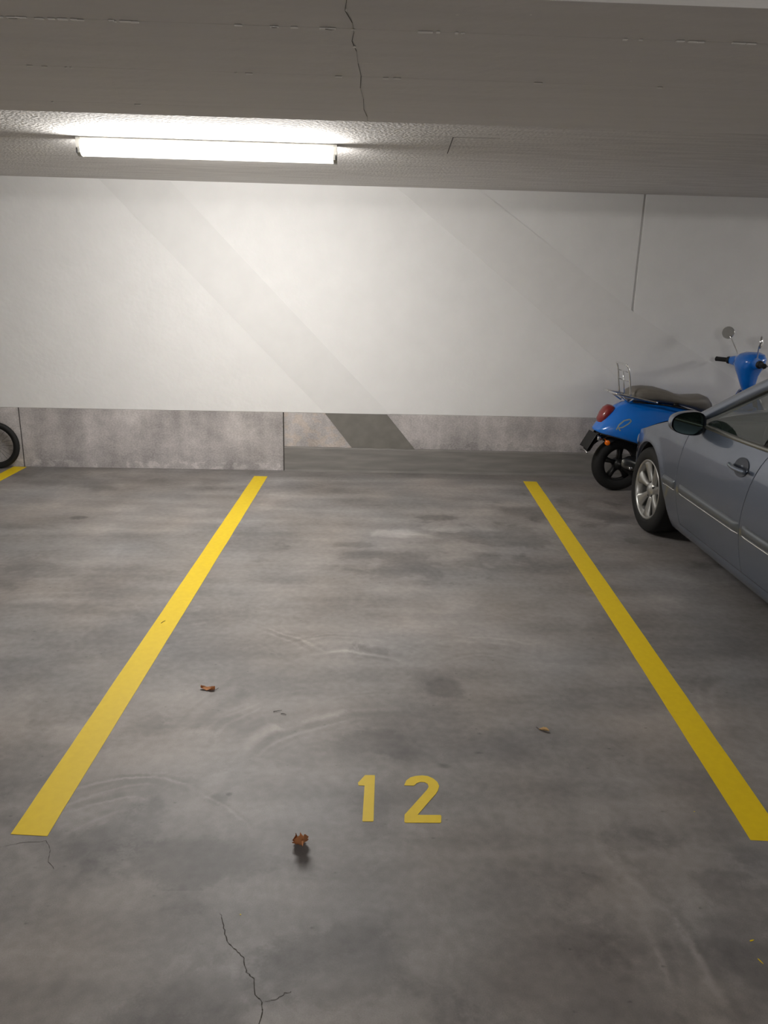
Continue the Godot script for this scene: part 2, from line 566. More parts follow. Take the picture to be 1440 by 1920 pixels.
# ------------------------------------------------------------------ the room
func uv_face(st: SurfaceTool, a: Vector3, b: Vector3, c: Vector3, d: Vector3, f: Callable) -> void:
	for p in [a, b, c, a, c, d]:
		st.set_uv(f.call(p))
		st.add_vertex(p)

func room() -> void:
	var X0 := -9.0
	var X1 := 13.0
	var Z1 := 16.0
	# floor: mirrored tiles of the same map, with thickness below
	var st := begin(false)
	for i in range(-1, 2):
		for j in range(0, 3):
			var x0 := FX0 + FXS * i
			var x1 := x0 + FXS
			var z0 := FZS * j
			var z1 := z0 + FZS
			for p in [[x0, z0], [x1, z0], [x1, z1], [x0, z0], [x1, z1], [x0, z1]]:
				var u: float = 0.0 if p[0] == x0 else 1.0
				var v: float = 0.0 if p[1] == z0 else 1.0
				st.set_uv(Vector2(1.0 - u if i != 0 else u, 1.0 - v if j == 1 else v))
				st.set_uv2(Vector2(p[0], p[1]) * 2.3)
				st.add_vertex(Vector3(p[0], 0, p[1]))
	var lo := Vector3(FX0 - FXS, -0.25, 0.0)
	var hi := Vector3(FX0 + 2 * FXS, 0.0, 3 * FZS)
	for q in [[Vector3(lo.x, lo.y, lo.z), Vector3(hi.x, lo.y, lo.z), Vector3(hi.x, lo.y, hi.z), Vector3(lo.x, lo.y, hi.z)], [Vector3(lo.x, lo.y, lo.z), Vector3(lo.x, 0, lo.z), Vector3(hi.x, 0, lo.z), Vector3(hi.x, lo.y, lo.z)], [Vector3(lo.x, lo.y, hi.z), Vector3(hi.x, lo.y, hi.z), Vector3(hi.x, 0, hi.z), Vector3(lo.x, 0, hi.z)]]:
		for k in [0, 1, 2, 0, 2, 3]:
			st.set_uv(Vector2.ZERO); st.set_uv2(Vector2.ZERO)
			st.add_vertex(q[k])
	var fl := put(st, "floor", M.floor, self)
	fl.set_meta("kind", "structure")
	fl.set_meta("label", "trowelled grey concrete floor with stains, sweeps and cracks")
	# cracks, filled with dirt
	for path in [[[-0.7423, 5.2231], [-0.7285, 5.2522], [-0.7195, 5.2899], [-0.6978, 5.3353], [-0.6723, 5.3619], [-0.6524, 5.3827], [-0.6391, 5.4294], [-0.6177, 5.4459], [-0.6114, 5.4853], [-0.5904, 5.5161], [-0.5843, 5.5458], [-0.5889, 5.60]],
			[[-0.5904, 5.5161], [-0.5581, 5.5074], [-0.533, 5.4893], [-0.5133, 5.4833]], [[-1.4713, 4.9549], [-1.4132, 4.9357], [-1.3411, 4.9286], [-1.3084, 4.9722], [-1.2961, 5.0189], [-1.2588, 5.0641]]]:
		var c := begin(false)
		var rng := RandomNumberGenerator.new()
		rng.seed = path.size()
		var pts := []
		for i in path.size() - 1:
			for k in 4:
				var q := Vector2(path[i][0], path[i][1]).lerp(Vector2(path[i + 1][0], path[i + 1][1]), k / 4.0)
				pts.append(q + Vector2(rng.randf_range(-1, 1), rng.randf_range(-1, 1)) * 0.0028)
		var wide := 0.0012 if path.size() > 7 else 0.0008
		for i in pts.size() - 1:
			var d: Vector2 = (pts[i + 1] - pts[i]).orthogonal().normalized()
			var w0: float = wide * (0.45 + 0.8 * absf(sin(i * 1.7))) * minf(1.0, i / 5.0 + 0.2)
			var a: Vector2 = pts[i] - d * w0
			var b: Vector2 = pts[i] + d * w0
			var e: Vector2 = pts[i + 1] + d * w0
			var g: Vector2 = pts[i + 1] - d * w0
			quad(c, Vector3(a.x, 0.0004, a.y), Vector3(b.x, 0.0004, b.y), Vector3(e.x, 0.0004, e.y), Vector3(g.x, 0.0004, g.y))
		put(c, "crack", M.crack, fl, "thin dark crack in the concrete")
	# end wall
	var wall := struct("wall_back", "white painted end wall over a bare concrete band")
	var B := 0.537
	box("core", Vector3(X0, -0.25, -0.30), Vector3(X1, CEIL + 0.25, -0.020), 0.001, M.joint, wall)
	box("painted_panel", Vector3(X0, B, -0.022), Vector3(2.028, CEIL + 0.01, 0.0), 0.002, M.paint, wall)
	box("painted_panel", Vector3(2.048, B, -0.022), Vector3(X1, CEIL + 0.01, 0.0), 0.003, M.paint, wall)
	box("joint_filler", Vector3(2.0275, 1.40, -0.022), Vector3(2.0485, CEIL, -0.018), 0.0002, M.paint, wall)
	box("joint_filler", Vector3(2.0275, B, -0.022), Vector3(2.0485, 1.42, -0.0006), 0.0002, M.paint, wall)
	var map := func(p: Vector3) -> Vector2: return Vector2((p.x + 4.2) / 8.4, 1.0 - p.y / 0.54)
	for a in [[X0, -3.374], [-3.362, -1.030], [-1.019, X1]]:
		st = begin(false)
		var z := -0.003
		uv_face(st, Vector3(a[0], 0, z), Vector3(a[0], B - 0.0005, z), Vector3(a[1], B - 0.0005, z), Vector3(a[1], 0, z), map)
		uv_face(st, Vector3(a[0], 0, -0.021), Vector3(a[0], B, -0.021), Vector3(a[0], B, z), Vector3(a[0], 0, z), map)
		uv_face(st, Vector3(a[1], 0, z), Vector3(a[1], B, z), Vector3(a[1], B, -0.021), Vector3(a[1], 0, -0.021), map)
		put(st, "concrete_panel", M.plinth, wall, "bare stained concrete panel")
	# bandages over old cracks, running slantwise down the wall
	var face := Transform3D(Basis.IDENTITY, Vector3(0, 0, -0.001))
	st = begin(false)
	prism(st, PackedVector2Array([Vector2(-2.51, CEIL), Vector2(-1.93, CEIL), Vector2(-0.07, B), Vector2(-0.655, B)]), 0.0045, face)
	put(st, "patch_strip", M.patch, wall, "slanting strip of greyer paint")
	st = begin(false)
	prism(st, PackedVector2Array([Vector2(-0.652, B - 0.001), Vector2(-0.095, B - 0.001), Vector2(0.18, 0.205), Vector2(-0.40, 0.215)]), 0.006, Transform3D(Basis.IDENTITY, Vector3(0, 0, -0.004)))
	put(st, "patch_strip", M.grey_patch, wall, "slanting strip of smooth dark grey cement")
	st = begin(false)
	prism(st, PackedVector2Array([Vector2(-0.065, CEIL), Vector2(0.63, CEIL), Vector2(2.038, 1.488), Vector2(2.866, 1.009), Vector2(3.68, B), Vector2(2.465, B), Vector2(1.563, 1.216)]), 0.007, face)
	put(st, "patch_strip", M.patch2, wall)
	# cement skirting with a slightly ragged top
	st = begin(false)
	var rows := []
	var rn := RandomNumberGenerator.new()
	rn.seed = 21
	for k in 121:
		var x := lerpf(-1.018, X1, pow(k / 120.0, 1.3))
		var h := lerpf(0.226, 0.212, clampf((x + 1.0) / 2.7, 0, 1)) + rn.randf_range(-0.003, 0.003)
		rows.append(PackedVector3Array([Vector3(x, h, -0.004), Vector3(x, h - 0.002, 0.020), Vector3(x, h - 0.009, 0.027), Vector3(x, 0.02, 0.030), Vector3(x, 0.0, 0.036)]))
	sheet(st, rows)
	quad(st, rows[0][0], rows[0][1], rows[0][3], Vector3(-1.018, 0, -0.004))
	var sk := put(st, "baseboard_back", M.skirt, self)
	sk.set_meta("kind", "structure")
	sk.set_meta("label", "dark cement skirting along the foot of the end wall")
	# the other walls
	for a in [["wall_left", Vector3(X0 - 0.25, -0.25, -0.3), Vector3(X0, CEIL + 0.25, Z1 + 0.25)], ["wall_right", Vector3(X1, -0.25, -0.3), Vector3(X1 + 0.25, CEIL + 0.25, Z1 + 0.25)], ["wall_front", Vector3(X0, -0.25, Z1), Vector3(X1, CEIL + 0.25, Z1 + 0.25)]]:
		box(a[0], a[1], a[2], 0.002, M.paint, self).set_meta("kind", "structure")
	# ceiling slab with a sheet-shuttered field beside the lamp
	var ce := struct("ceiling", "rough board-marked concrete ceiling")
	box("slab", Vector3(X0, CEIL, -0.02), Vector3(X1, CEIL + 0.25, Z1), 0.001, M.rough_concrete, ce)
	st = begin(false)
	prism(st, PackedVector2Array([Vector2(0.146, 1.965), Vector2(0.112, 2.555), Vector2(0.36, 2.567), Vector2(0.36, 2.562), Vector2(0.118, 2.549), Vector2(0.151, 1.965)]), 0.0015, Transform3D(Basis(Vector3.RIGHT, Vector3.BACK, Vector3.DOWN), Vector3(0, CEIL + 0.001, 0)))
	put(st, "formwork_joint", M.joint, ce)
	# wide flat downstand beam between the bays and the aisle, its soffit in shuttering sheets
	var be := struct("ceiling_beam", "wide flat concrete beam with faint shuttering joints under the ceiling")
	box("core", Vector3(X0, SOFFIT + 0.008, 3.542), Vector3(X1, CEIL + 0.01, 5.068), 0.001, M.form_concrete, be)
	var zs := [3.540, 3.752, 4.303, 4.803, 5.070]
	var xs := [X0, -4.4, 3.3, X1]
	for i in 3:
		for j in 4:
			var dy := 0.0006 * ((i * 5 + j * 3) % 3)
			box("shuttering_sheet", Vector3(xs[i] + 0.0005, SOFFIT + dy, zs[j] + 0.0005), Vector3(xs[i + 1] - 0.0005, SOFFIT + 0.012, zs[j + 1] - 0.0005), 0.0006, M.form_concrete, be)
	st = begin(false)
	var fis := [Vector2(-0.405, 5.07), Vector2(-0.412, 4.95), Vector2(-0.396, 4.86), Vector2(-0.392, 4.78), Vector2(-0.398, 4.70), Vector2(-0.386, 4.60), Vector2(-0.382, 4.47), Vector2(-0.372, 4.32), Vector2(-0.374, 4.15), Vector2(-0.362, 3.98), Vector2(-0.360, 3.80), Vector2(-0.346, 3.66), Vector2(-0.342, 3.541)]
	for k in fis.size() - 1:
		var wd := 0.0007 + 0.0004 * sin(k * 2.1)
		quad(st, Vector3(fis[k].x - wd, SOFFIT - 0.0004, fis[k].y), Vector3(fis[k].x + wd, SOFFIT - 0.0004, fis[k].y), Vector3(fis[k + 1].x + wd, SOFFIT - 0.0004, fis[k + 1].y), Vector3(fis[k + 1].x - wd, SOFFIT - 0.0004, fis[k + 1].y))
	put(st, "crack", M.joint, be, "thin dark crack across the soffit")
	# flakes of pale cement that stuck in the joints
	var rg := RandomNumberGenerator.new()
	rg.seed = 77
	st = begin(false)
	for a in [[-2.0, -0.45, 4.803, 46], [-0.3, 1.2, 4.806, 26], [-1.9, -0.45, 4.303, 14], [-0.38, 0.9, 4.303, 5], [-1.9, -1.2, 3.752, 5]]:
		for k in a[3]:
			var x := rg.randf_range(a[0], a[1])
			if fposmod(x * 1.9 + a[2], 1.0) < 0.35:
				continue
			var l := rg.randf_range(0.006, 0.030)
			var w := rg.randf_range(0.003, 0.006)
			var z: float = a[2] + rg.randf_range(-0.003, 0.003)
			bev(st, Vector3(x, SOFFIT - 0.0025, z - w), Vector3(x + l, SOFFIT + 0.001, z + w), 0.0012)
	for a in [[-0.395, 4.80, 0.012, 0.010], [-0.392, 4.64, 0.010, 0.016], [-0.36, 4.474, 0.045, 0.003], [-0.41, 4.95, 0.004, 0.02], [0.02, 4.97, 0.006, 0.004], [0.38, 4.6, 0.006, 0.003], [0.55, 4.53, 0.006, 0.003], [-0.15, 4.95, 0.008, 0.003]]:
		quad(st, Vector3(a[0] - a[2] / 2, SOFFIT - 0.0006, a[1]), Vector3(a[0] + a[2] / 2, SOFFIT - 0.0006, a[1] - a[3] / 2), Vector3(a[0] + a[2] / 2, SOFFIT - 0.0006, a[1] + a[3] / 2), Vector3(a[0], SOFFIT - 0.0006, a[1] + a[3]))
	put(st, "cement_flakes", M.chip, be).set_meta("kind", "stuff")

# ------------------------------------------------------------------ painted lines and the bay number
func line_at(x: float, z: float) -> Vector2:
	return Vector2(x * cos(TURN) + z * sin(TURN), -x * sin(TURN) + z * cos(TURN))

func markings() -> void:
	var up := Transform3D(Basis(Vector3.RIGHT, Vector3.BACK, Vector3.UP), Vector3(0, 0.0002, 0))
	for a in [[-1.2, 0.279, 4.955, "yellow floor line on the bicycle side of number 12"], [1.2, 0.223, 4.891, "yellow floor line between number 12 and the parked car"], [-3.395, 0.155, 4.9, "yellow floor line ending under the bicycle wheel"], [3.75, 0.25, 4.9, "yellow floor line on the far side of the parked car"]]:
		var w := 0.0597
		var pts := PackedVector2Array()
		var n := 40
		var rg := RandomNumberGenerator.new()
		rg.seed = int(a[0] * 100) + 900
		for k in n + 1:
			var q := line_at(a[0] - w + rg.randf_range(-0.0009, 0.0009), lerpf(a[1], a[2], float(k) / n))
			pts.append(q)
		for k in n + 1:
			var q := line_at(a[0] + w + rg.randf_range(-0.0009, 0.0009), lerpf(a[2], a[1], float(k) / n))
			pts.append(q)
		# ends cut parallel to the wall
		var cut := 2.0 * w * sin(TURN)
		pts[0].y -= cut * -0.5; pts[n].y -= cut * -0.5; pts[n + 1].y -= cut * 0.5; pts[2 * n + 1].y -= cut * 0.5
		var st := begin(false)
		prism(st, pts, 0.0012, up)
		var o := put(st, numbered("parking_line"), M.yellow, self)
		o.set_meta("label", a[3])
		o.set_meta("category", "floor line")
	var num := thing("bay_number", "yellow number 12 painted on the floor between two lines", "number", Vector3(-0.2, 0, 4.715))
	for d in [[[-0.3228, 4.5848], [-0.2885, 4.5847], [-0.2872, 4.5899], [-0.2968, 4.8341], [-0.2988, 4.8375], [-0.3328, 4.8374], [-0.3344, 4.8341], [-0.3254, 4.6456], [-0.3467, 4.6445], [-0.3488, 4.6296]],
			[[-0.184, 4.6444], [-0.1747, 4.6165], [-0.1579, 4.5977], [-0.1398, 4.5897], [-0.1149, 4.5862], [-0.0941, 4.5902], [-0.076, 4.6044], [-0.0629, 4.6248], [-0.0586, 4.6482], [-0.0652, 4.6728], [-0.0758, 4.6944], [-0.0954, 4.7236], [-0.1474, 4.805], [-0.07, 4.8056], [-0.0673, 4.8111], [-0.0714, 4.8423], [-0.0746, 4.8451], [-0.1914, 4.844], [-0.1943, 4.8382], [-0.1913, 4.804], [-0.1043, 4.6701], [-0.0966, 4.6526], [-0.0987, 4.636], [-0.1083, 4.6259], [-0.1248, 4.6243], [-0.1382, 4.6316], [-0.1478, 4.6455]]]:
		var pts := PackedVector2Array()
		for q in d:
			pts.append(Vector2(q[0] + 0.2, q[1] - 4.715))
		var st := begin(false)
		prism(st, pts, 0.0012, up)
		put(st, "digit", M.yellow, num)

# ------------------------------------------------------------------ the car: local z = 0 at the front axle, nose towards the wall (-z), x = 0 on its middle line
const CAR_W := [Vector2(-0.77, 0.30), Vector2(-0.755, 0.42), Vector2(-0.73, 0.53), Vector2(-0.67, 0.64), Vector2(-0.58, 0.72), Vector2(-0.45, 0.775), Vector2(-0.25, 0.822), Vector2(0.0, 0.846), Vector2(0.3, 0.856), Vector2(0.8, 0.863), Vector2(1.2, 0.865), Vector2(2.0, 0.865), Vector2(2.7, 0.855), Vector2(3.2, 0.82), Vector2(3.5, 0.765), Vector2(3.66, 0.66), Vector2(3.73, 0.5), Vector2(3.75, 0.30)]
const CAR_IN := [Vector2(0.15, 0.085), Vector2(0.20, 0.055), Vector2(0.26, 0.034), Vector2(0.34, 0.018), Vector2(0.45, 0.004), Vector2(0.56, 0.0), Vector2(0.68, 0.006), Vector2(0.78, 0.018), Vector2(0.86, 0.038), Vector2(0.91, 0.060), Vector2(0.97, 0.085)]
const CAR_TOP := [Vector2(-0.77, 0.565), Vector2(-0.6, 0.618), Vector2(-0.4, 0.670), Vector2(-0.2, 0.720), Vector2(-0.1, 0.750), Vector2(0.03, 0.792), Vector2(0.2, 0.843), Vector2(0.45, 0.884), Vector2(0.6, 0.897), Vector2(0.8, 0.905), Vector2(1.2, 0.912), Vector2(1.6, 0.925), Vector2(2.3, 0.945), Vector2(2.8, 0.96), Vector2(3.2, 0.97), Vector2(3.5, 0.955), Vector2(3.75, 0.925)]
const CAR_CROWN := [Vector2(-0.77, 0.02), Vector2(-0.6, 0.03), Vector2(-0.2, 0.050), Vector2(0.3, 0.070), Vector2(0.7, 0.072), Vector2(2.9, 0.05), Vector2(3.4, 0.045), Vector2(3.75, 0.02)]
# roof rail: z, y, half width
const RAIL_Y := [Vector2(0.50, 0.875), Vector2(0.66, 0.955), Vector2(0.9, 1.085), Vector2(1.2, 1.235), Vector2(1.45, 1.335), Vector2(1.65, 1.378), Vector2(2.0, 1.392), Vector2(2.35, 1.368), Vector2(2.6, 1.30), Vector2(2.9, 1.135), Vector2(3.22, 0.945)]
const RAIL_X := [Vector2(0.50, 0.80), Vector2(0.66, 0.772), Vector2(0.9, 0.722), Vector2(1.2, 0.664), Vector2(1.45, 0.622), Vector2(1.65, 0.602), Vector2(2.0, 0.592), Vector2(2.35, 0.595), Vector2(2.6, 0.612), Vector2(2.9, 0.66), Vector2(3.22, 0.72)]
const AXLE := [0.0, 2.715]
const WHEEL_R := 0.308
const ARCH_R := 0.348

func car_low(z: float) -> float:
	var y := 0.165 if z > -0.36 and z < 3.1 else 0.20
	for a in AXLE:
		var d := absf(z - a)
		if d < ARCH_R:
			y = maxf(y, 0.305 + sqrt(ARCH_R * ARCH_R - d * d))
	return y

func car_side(side: float, z: float, y: float, off := 0.0) -> Vector3:
	var w := cv(CAR_W, z)
	var hw := maxf(0.02, w - cv(CAR_IN, y) * w / 0.865) + off
	# flare round the wheel arches
	for a in AXLE:
		var r := Vector2(z - a, y - 0.305).length()
		hw += 0.010 * exp(-pow((r - ARCH_R) / 0.05, 2.0))
	var front := smoothstep(-0.25, -0.77, z)
	var back := smoothstep(3.2, 3.75, z)
	var zz := z + front * (y - 0.42) * 0.32 - back * absf(y - 0.5) * 0.18
	return Vector3(side * hw, y, zz)

func bow_a(y: float) -> float:
	return clampf(0.05 * pow((y - 0.56) / 0.28, 2.0), 0.0, 0.075)

func bow_b(y: float) -> float:
	return clampf(0.085 * pow((y - 0.50) / 0.40, 2.0), 0.0, 0.11)

func bow_0(_y: float) -> float:
	return 0.0

# one panel of the flank between two seams, with its edges turned in
func car_panel(st: SurfaceTool, side: float, z0: float, z1: float, n: int, b0: Callable, b1: Callable, ease := 1.0, floor_y := 0.0) -> void:
	var rows := []
	var e := 0.003 / (z1 - z0)
	var ts := [-1.0, 0.0, e]
	for i in range(1, n):
		ts.append(pow(float(i) / n, ease))
	ts.append_array([1.0 - e, 1.0, 2.0])
	for q in ts:
		var t := clampf(q, 0.0, 1.0)
		var z := lerpf(z0, z1, t)
		var lo := maxf(car_low(z), floor_y)
		var hi := cv(CAR_TOP, z)
		var row := PackedVector3Array()
		for j in range(-2, 19):
			var v := clampf(j / 18.0, 0.0, 1.0)
			var y := lerpf(lo, hi, v) + (0.003 if j == 0 else 0.0)
			var bow: float = lerpf(b0.call(y), b1.call(y), t)
			var p := car_side(side, z + bow, y)
			if j < -1 or ((q < 0.0 or q > 1.0) and z > -0.7 and z < 3.7):
				p.x -= side * 0.016
			row.append(p)
		rows.append(row)
	sheet(st, rows)

# the same flank surface, a little proud: trim, lamps
func car_trim(st: SurfaceTool, side: float, z0: float, z1: float, y0: Callable, y1: Callable, off: float, n := 12, m := 6) -> void:
	var rows := []
	for i in n + 1:
		var z := lerpf(z0, z1, float(i) / n)
		var row := PackedVector3Array()
		for j in m + 1:
			var v := float(j) / m
			var o := off * (pow(sin(PI * v), 0.45) * 1.25 - 0.25 if i > 0 and i < n else -0.2)
			row.append(car_side(side, z, lerpf(y0.call(z), y1.call(z), v), o))
		rows.append(row)
	sheet(st, rows)

func across(z: float, s: float) -> Vector3:
	# top of the bonnet and boot
	var e := car_side(1.0, z, cv(CAR_TOP, z))
	return Vector3(e.x * s, e.y + cv(CAR_CROWN, z) * (1.0 - pow(absf(s), 2.4)), e.z - 0.13 * (1.0 - s * s) * smoothstep(0.0, 0.62, z) * (1.0 - smoothstep(2.0, 3.0, z)))

func rail(side: float, z: float) -> Vector3:
	return Vector3(side * cv(RAIL_X, z), cv(RAIL_Y, z), z)

func over(z: float, s: float) -> Vector3:
	# windscreen, roof and rear window: from rail to rail
	var e := rail(1.0, z)
	var roofness := smoothstep(1.0, 1.7, z) * (1.0 - smoothstep(2.3, 2.9, z))
	var fore := 1.0 - smoothstep(0.7, 1.6, z)
	var aft := smoothstep(2.4, 3.0, z)
	return Vector3(e.x * s, e.y + (0.03 + 0.025 * roofness) * (1.0 - s * s), e.z + (-0.14 * fore + 0.10 * aft) * (1.0 - s * s))

func span(st: SurfaceTool, f: Callable, z0: float, z1: float, s0: float, s1: float, n: int, m: int, drop := 0.0) -> void:
	var rows := []
	for i in n + 1:
		var row := PackedVector3Array()
		for j in m + 1:
			row.append(f.call(lerpf(z0, z1, float(i) / n), lerpf(s0, s1, float(j) / m)) - Vector3(0, drop, 0))
		rows.append(row)
	sheet(st, rows)

func wheel(parent: Node3D, at: Vector3, side: float, steer: float) -> void:
	var t := Transform3D(Basis(Vector3.UP, steer + side * PI / 2), at)   # local +z points outwards
	var w := Node3D.new()
	w.name = "wheel"
	w.transform = t
	parent.add_child(w, true)
	var st := begin()
	lathe(st, [Vector2(0.212, -0.095), Vector2(0.235, -0.105), Vector2(0.275, -0.104), Vector2(0.297, -0.094), Vector2(0.305, -0.078), Vector2(0.308, -0.04), Vector2(0.308, 0.04), Vector2(0.305, 0.078), Vector2(0.297, 0.094), Vector2(0.275, 0.104), Vector2(0.235, 0.105), Vector2(0.214, 0.094), Vector2(0.205, 0.07)], Transform3D.IDENTITY, 56, false)
	put(st, "tyre", M.rubber, w)
	st = begin()
	lathe(st, [Vector2(0.216, 0.090), Vector2(0.217, 0.098), Vector2(0.208, 0.100), Vector2(0.199, 0.092), Vector2(0.190, 0.05), Vector2(0.188, -0.09)], Transform3D.IDENTITY, 56, false)
	put(st, "rim", M.alloy, w)
	st = begin()
	lathe(st, [Vector2(0.001, 0.02), Vector2(0.15, 0.02), Vector2(0.15, 0.0), Vector2(0.19, -0.02)], Transform3D.IDENTITY, 40, false)
	put(st, "brake_disc", M.dark_metal, w)
	for k in 7:
		st = begin()
		var a := TAU * k / 7.0 + 0.2
		var rings := []
		for q in [[0.035, 0.024, 0.066, 0.02], [0.07, 0.022, 0.074, 0.022], [0.11, 0.025, 0.080, 0.02], [0.15, 0.034, 0.084, 0.018], [0.18, 0.046, 0.088, 0.016], [0.202, 0.058, 0.092, 0.014]]:
			var ring := PackedVector3Array()
			for c in [[-1.0, -1.0], [-1.0, 0.2], [-0.55, 1.0], [0.55, 1.0], [1.0, 0.2], [1.0, -1.0]]:
				var p := Vector3(q[0], c[0] * q[1], q[2] + (c[1] - 1.0) * q[3])
				ring.append(p.rotated(Vector3.BACK, a))
			rings.append(ring)
		loft(st, rings)
		put(st, "spoke", M.alloy, w)
	st = begin()
	lathe(st, [Vector2(0.060, 0.03), Vector2(0.058, 0.066), Vector2(0.045, 0.078), Vector2(0.034, 0.080), Vector2(0.030, 0.086), Vector2(0.001, 0.089)], Transform3D.IDENTITY, 28, false)
	put(st, "hub_cap", M.alloy, w)
	for k in 5:
		st = begin()
		var a := TAU * k / 5.0 + 0.5
		lathe(st, [Vector2(0.009, 0.06), Vector2(0.009, 0.076), Vector2(0.001, 0.077)], Transform3D(Basis.IDENTITY, Vector3(cos(a) * 0.05, sin(a) * 0.05, 0)), 10, false)
		put(st, "wheel_bolt", M.dark_metal, w)

func car() -> void:
	var o := thing("car", "blue-grey saloon car parked nose to the wall beside the scooter", "car", Vector3(2.555, 0, 1.640))
	var st: SurfaceTool
	for side in [-1.0, 1.0]:
		st = begin()
		car_panel(st, side, -0.77, -0.352, 26, bow_0, bow_0, 1.8)
		put(st, "front_bumper", M.body, o)
		st = begin()
		car_panel(st, side, -0.348, 0.548, 70, bow_0, bow_a)
		span(st, across, -0.348, 0.548, side, side * 0.86, 20, 4)
		put(st, "front_fender", M.body, o)
		st = begin()
		car_panel(st, side, 0.553, 1.445, 30, bow_a, bow_b, 1.0, 0.245)
		var door := put(st, "front_door", M.body, o)
		st = begin()
		car_panel(st, side, 1.450, 2.366, 30, bow_b, bow_0, 1.0, 0.245)
		var rear := put(st, "rear_door", M.body, o)
		st = begin()
		car_panel(st, side, 2.368, 3.75, 90, bow_0, bow_0)
		put(st, "rear_quarter", M.body, o)
		st = begin()
		car_trim(st, side, 0.552, 2.366, func(_z): return 0.165, func(_z): return 0.242, 0.004, 20, 5)
		put(st, "sill_panel", M.body, o)
		# dark cavity behind the panel gaps
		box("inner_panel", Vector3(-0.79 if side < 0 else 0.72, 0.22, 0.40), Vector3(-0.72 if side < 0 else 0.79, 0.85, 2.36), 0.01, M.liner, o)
		# side mouldings
		for a in [[0.345, 0.535, 0.480, o], [0.600, 1.445, 0.482, door], [1.470, 2.345, 0.486, rear]]:
			st = begin()
			var ym: float = a[2]
			car_trim(st, side, a[0], a[1], func(_z): return ym - 0.031, func(_z): return ym + 0.031, 0.016, 24, 10)
			put(st, "moulding", M.moulding, a[3])
			st = begin()
			car_trim(st, side, a[0], a[1], func(_z): return ym - 0.036, func(_z): return ym - 0.029, 0.007, 16, 3)
			put(st, "trim_strip", M.chrome, a[3])
		# door handles: a dished cup with a bar across
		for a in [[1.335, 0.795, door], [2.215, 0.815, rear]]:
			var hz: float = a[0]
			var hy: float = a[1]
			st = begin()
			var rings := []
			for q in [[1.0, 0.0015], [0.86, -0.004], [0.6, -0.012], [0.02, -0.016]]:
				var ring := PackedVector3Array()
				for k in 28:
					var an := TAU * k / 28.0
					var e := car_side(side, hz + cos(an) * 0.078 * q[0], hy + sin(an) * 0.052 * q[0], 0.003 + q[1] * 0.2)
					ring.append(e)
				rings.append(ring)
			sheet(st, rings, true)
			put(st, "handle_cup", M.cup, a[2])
			st = begin()
			var path := PackedVector3Array()
			for k in 13:
				var u := k / 12.0
				path.append(car_side(side, hz + 0.092 - 0.20 * u, hy - 0.008, 0.010 + 0.026 * sin(PI * clampf(u * 0.8 + 0.12, 0, 1))))
			tube(st, path, 0.0125, 10)
			put(st, "door_handle", M.body, a[2])
		# roof rail with both pillars
		st = begin()
		var rr := []
		for i in 41:
			var z := lerpf(0.50, 3.22, i / 40.0)
			var p := rail(side, z)
			var d := (rail(side, z + 0.02) - rail(side, z - 0.02)).normalized()
			if d.length() < 0.5:
				d = Vector3(0, 0.4, 0.9).normalized()
			var out := Vector3(side, 0.35, 0).normalized()
			out = (out - d * out.dot(d)).normalized()
			var nn := d.cross(out).normalized() * (1.0 if d.cross(out).y * side < 0 else -1.0)
			var wd := 0.040 + 0.05 * smoothstep(2.5, 2.85, z) - 0.07 * smoothstep(2.9, 3.2, z)
			var ring := PackedVector3Array()
			for c in [[0.014, -1.0], [0.026, -0.5], [0.030, 0.1], [0.024, 0.7], [0.008, 1.0], [-0.03, 0.9], [-0.03, -0.9]]:
				ring.append(p + out * c[0] + nn * c[1] * wd)
			rr.append(ring)
		loft(st, rr)
		put(st, "roof_pillar", M.body, o)
		# side glass
		for a in [[0.70, 1.455, "front_window"], [1.53, 2.50, "rear_window"]]:
			st = begin()
			var rows := []
			for i in 17:
				var z := lerpf(a[0], a[1], i / 16.0)
				var low := car_side(side, z, cv(CAR_TOP, z))
				var hi2 := rail(side, z)
				var row := PackedVector3Array()
				for j in 9:
					var q := low.lerp(hi2, j / 8.0)
					q.x += side * 0.012 * sin(PI * j / 8.0) - side * 0.006
					row.append(q)
				rows.append(row)
			sheet(st, rows)
			put(st, a[2], M.glass, o)
		# panel between the rear side window and the sloping pillar
		st = begin()
		var qr := []
		for i in 13:
			var z := lerpf(2.49, 3.16, i / 12.0)
			var low := car_side(side, z, cv(CAR_TOP, z))
			var hi2 := rail(side, z)
			var row := PackedVector3Array()
			for j in 6:
				row.append(low.lerp(hi2, j / 5.0))
			qr.append(row)
		sheet(st, qr)
		put(st, "quarter_panel", M.body, o)
		# black glass seal along the rail and the middle pillar
		st = begin()
		var seal := PackedVector3Array()
		for i in 25:
			var z := lerpf(0.72, 2.50, i / 24.0)
			var p := rail(side, z)
			seal.append(p + Vector3(side * 0.012, -0.036 - 0.008 * smoothstep(1.4, 0.7, z), 0.0))
		tube(st, seal, 0.012, 6)
		put(st, "window_seal", M.black, o)
		st = begin()
		var pr := []
		for j in 7:
			var z := 1.49
			var low := car_side(side, z, cv(CAR_TOP, z))
			var q := low.lerp(rail(side, z), j / 6.0)
			q.x += side * 0.008
			pr.append(PackedVector3Array([q + Vector3(0, 0, -0.045), q + Vector3(0, 0, 0.045), q + Vector3(-side * 0.03, 0, 0.045), q + Vector3(-side * 0.03, 0, -0.045)]))
		loft(st, pr)
		put(st, "middle_pillar", M.gloss_black, o)
		# bright sill of the side windows
		st = begin()
		var belt := []
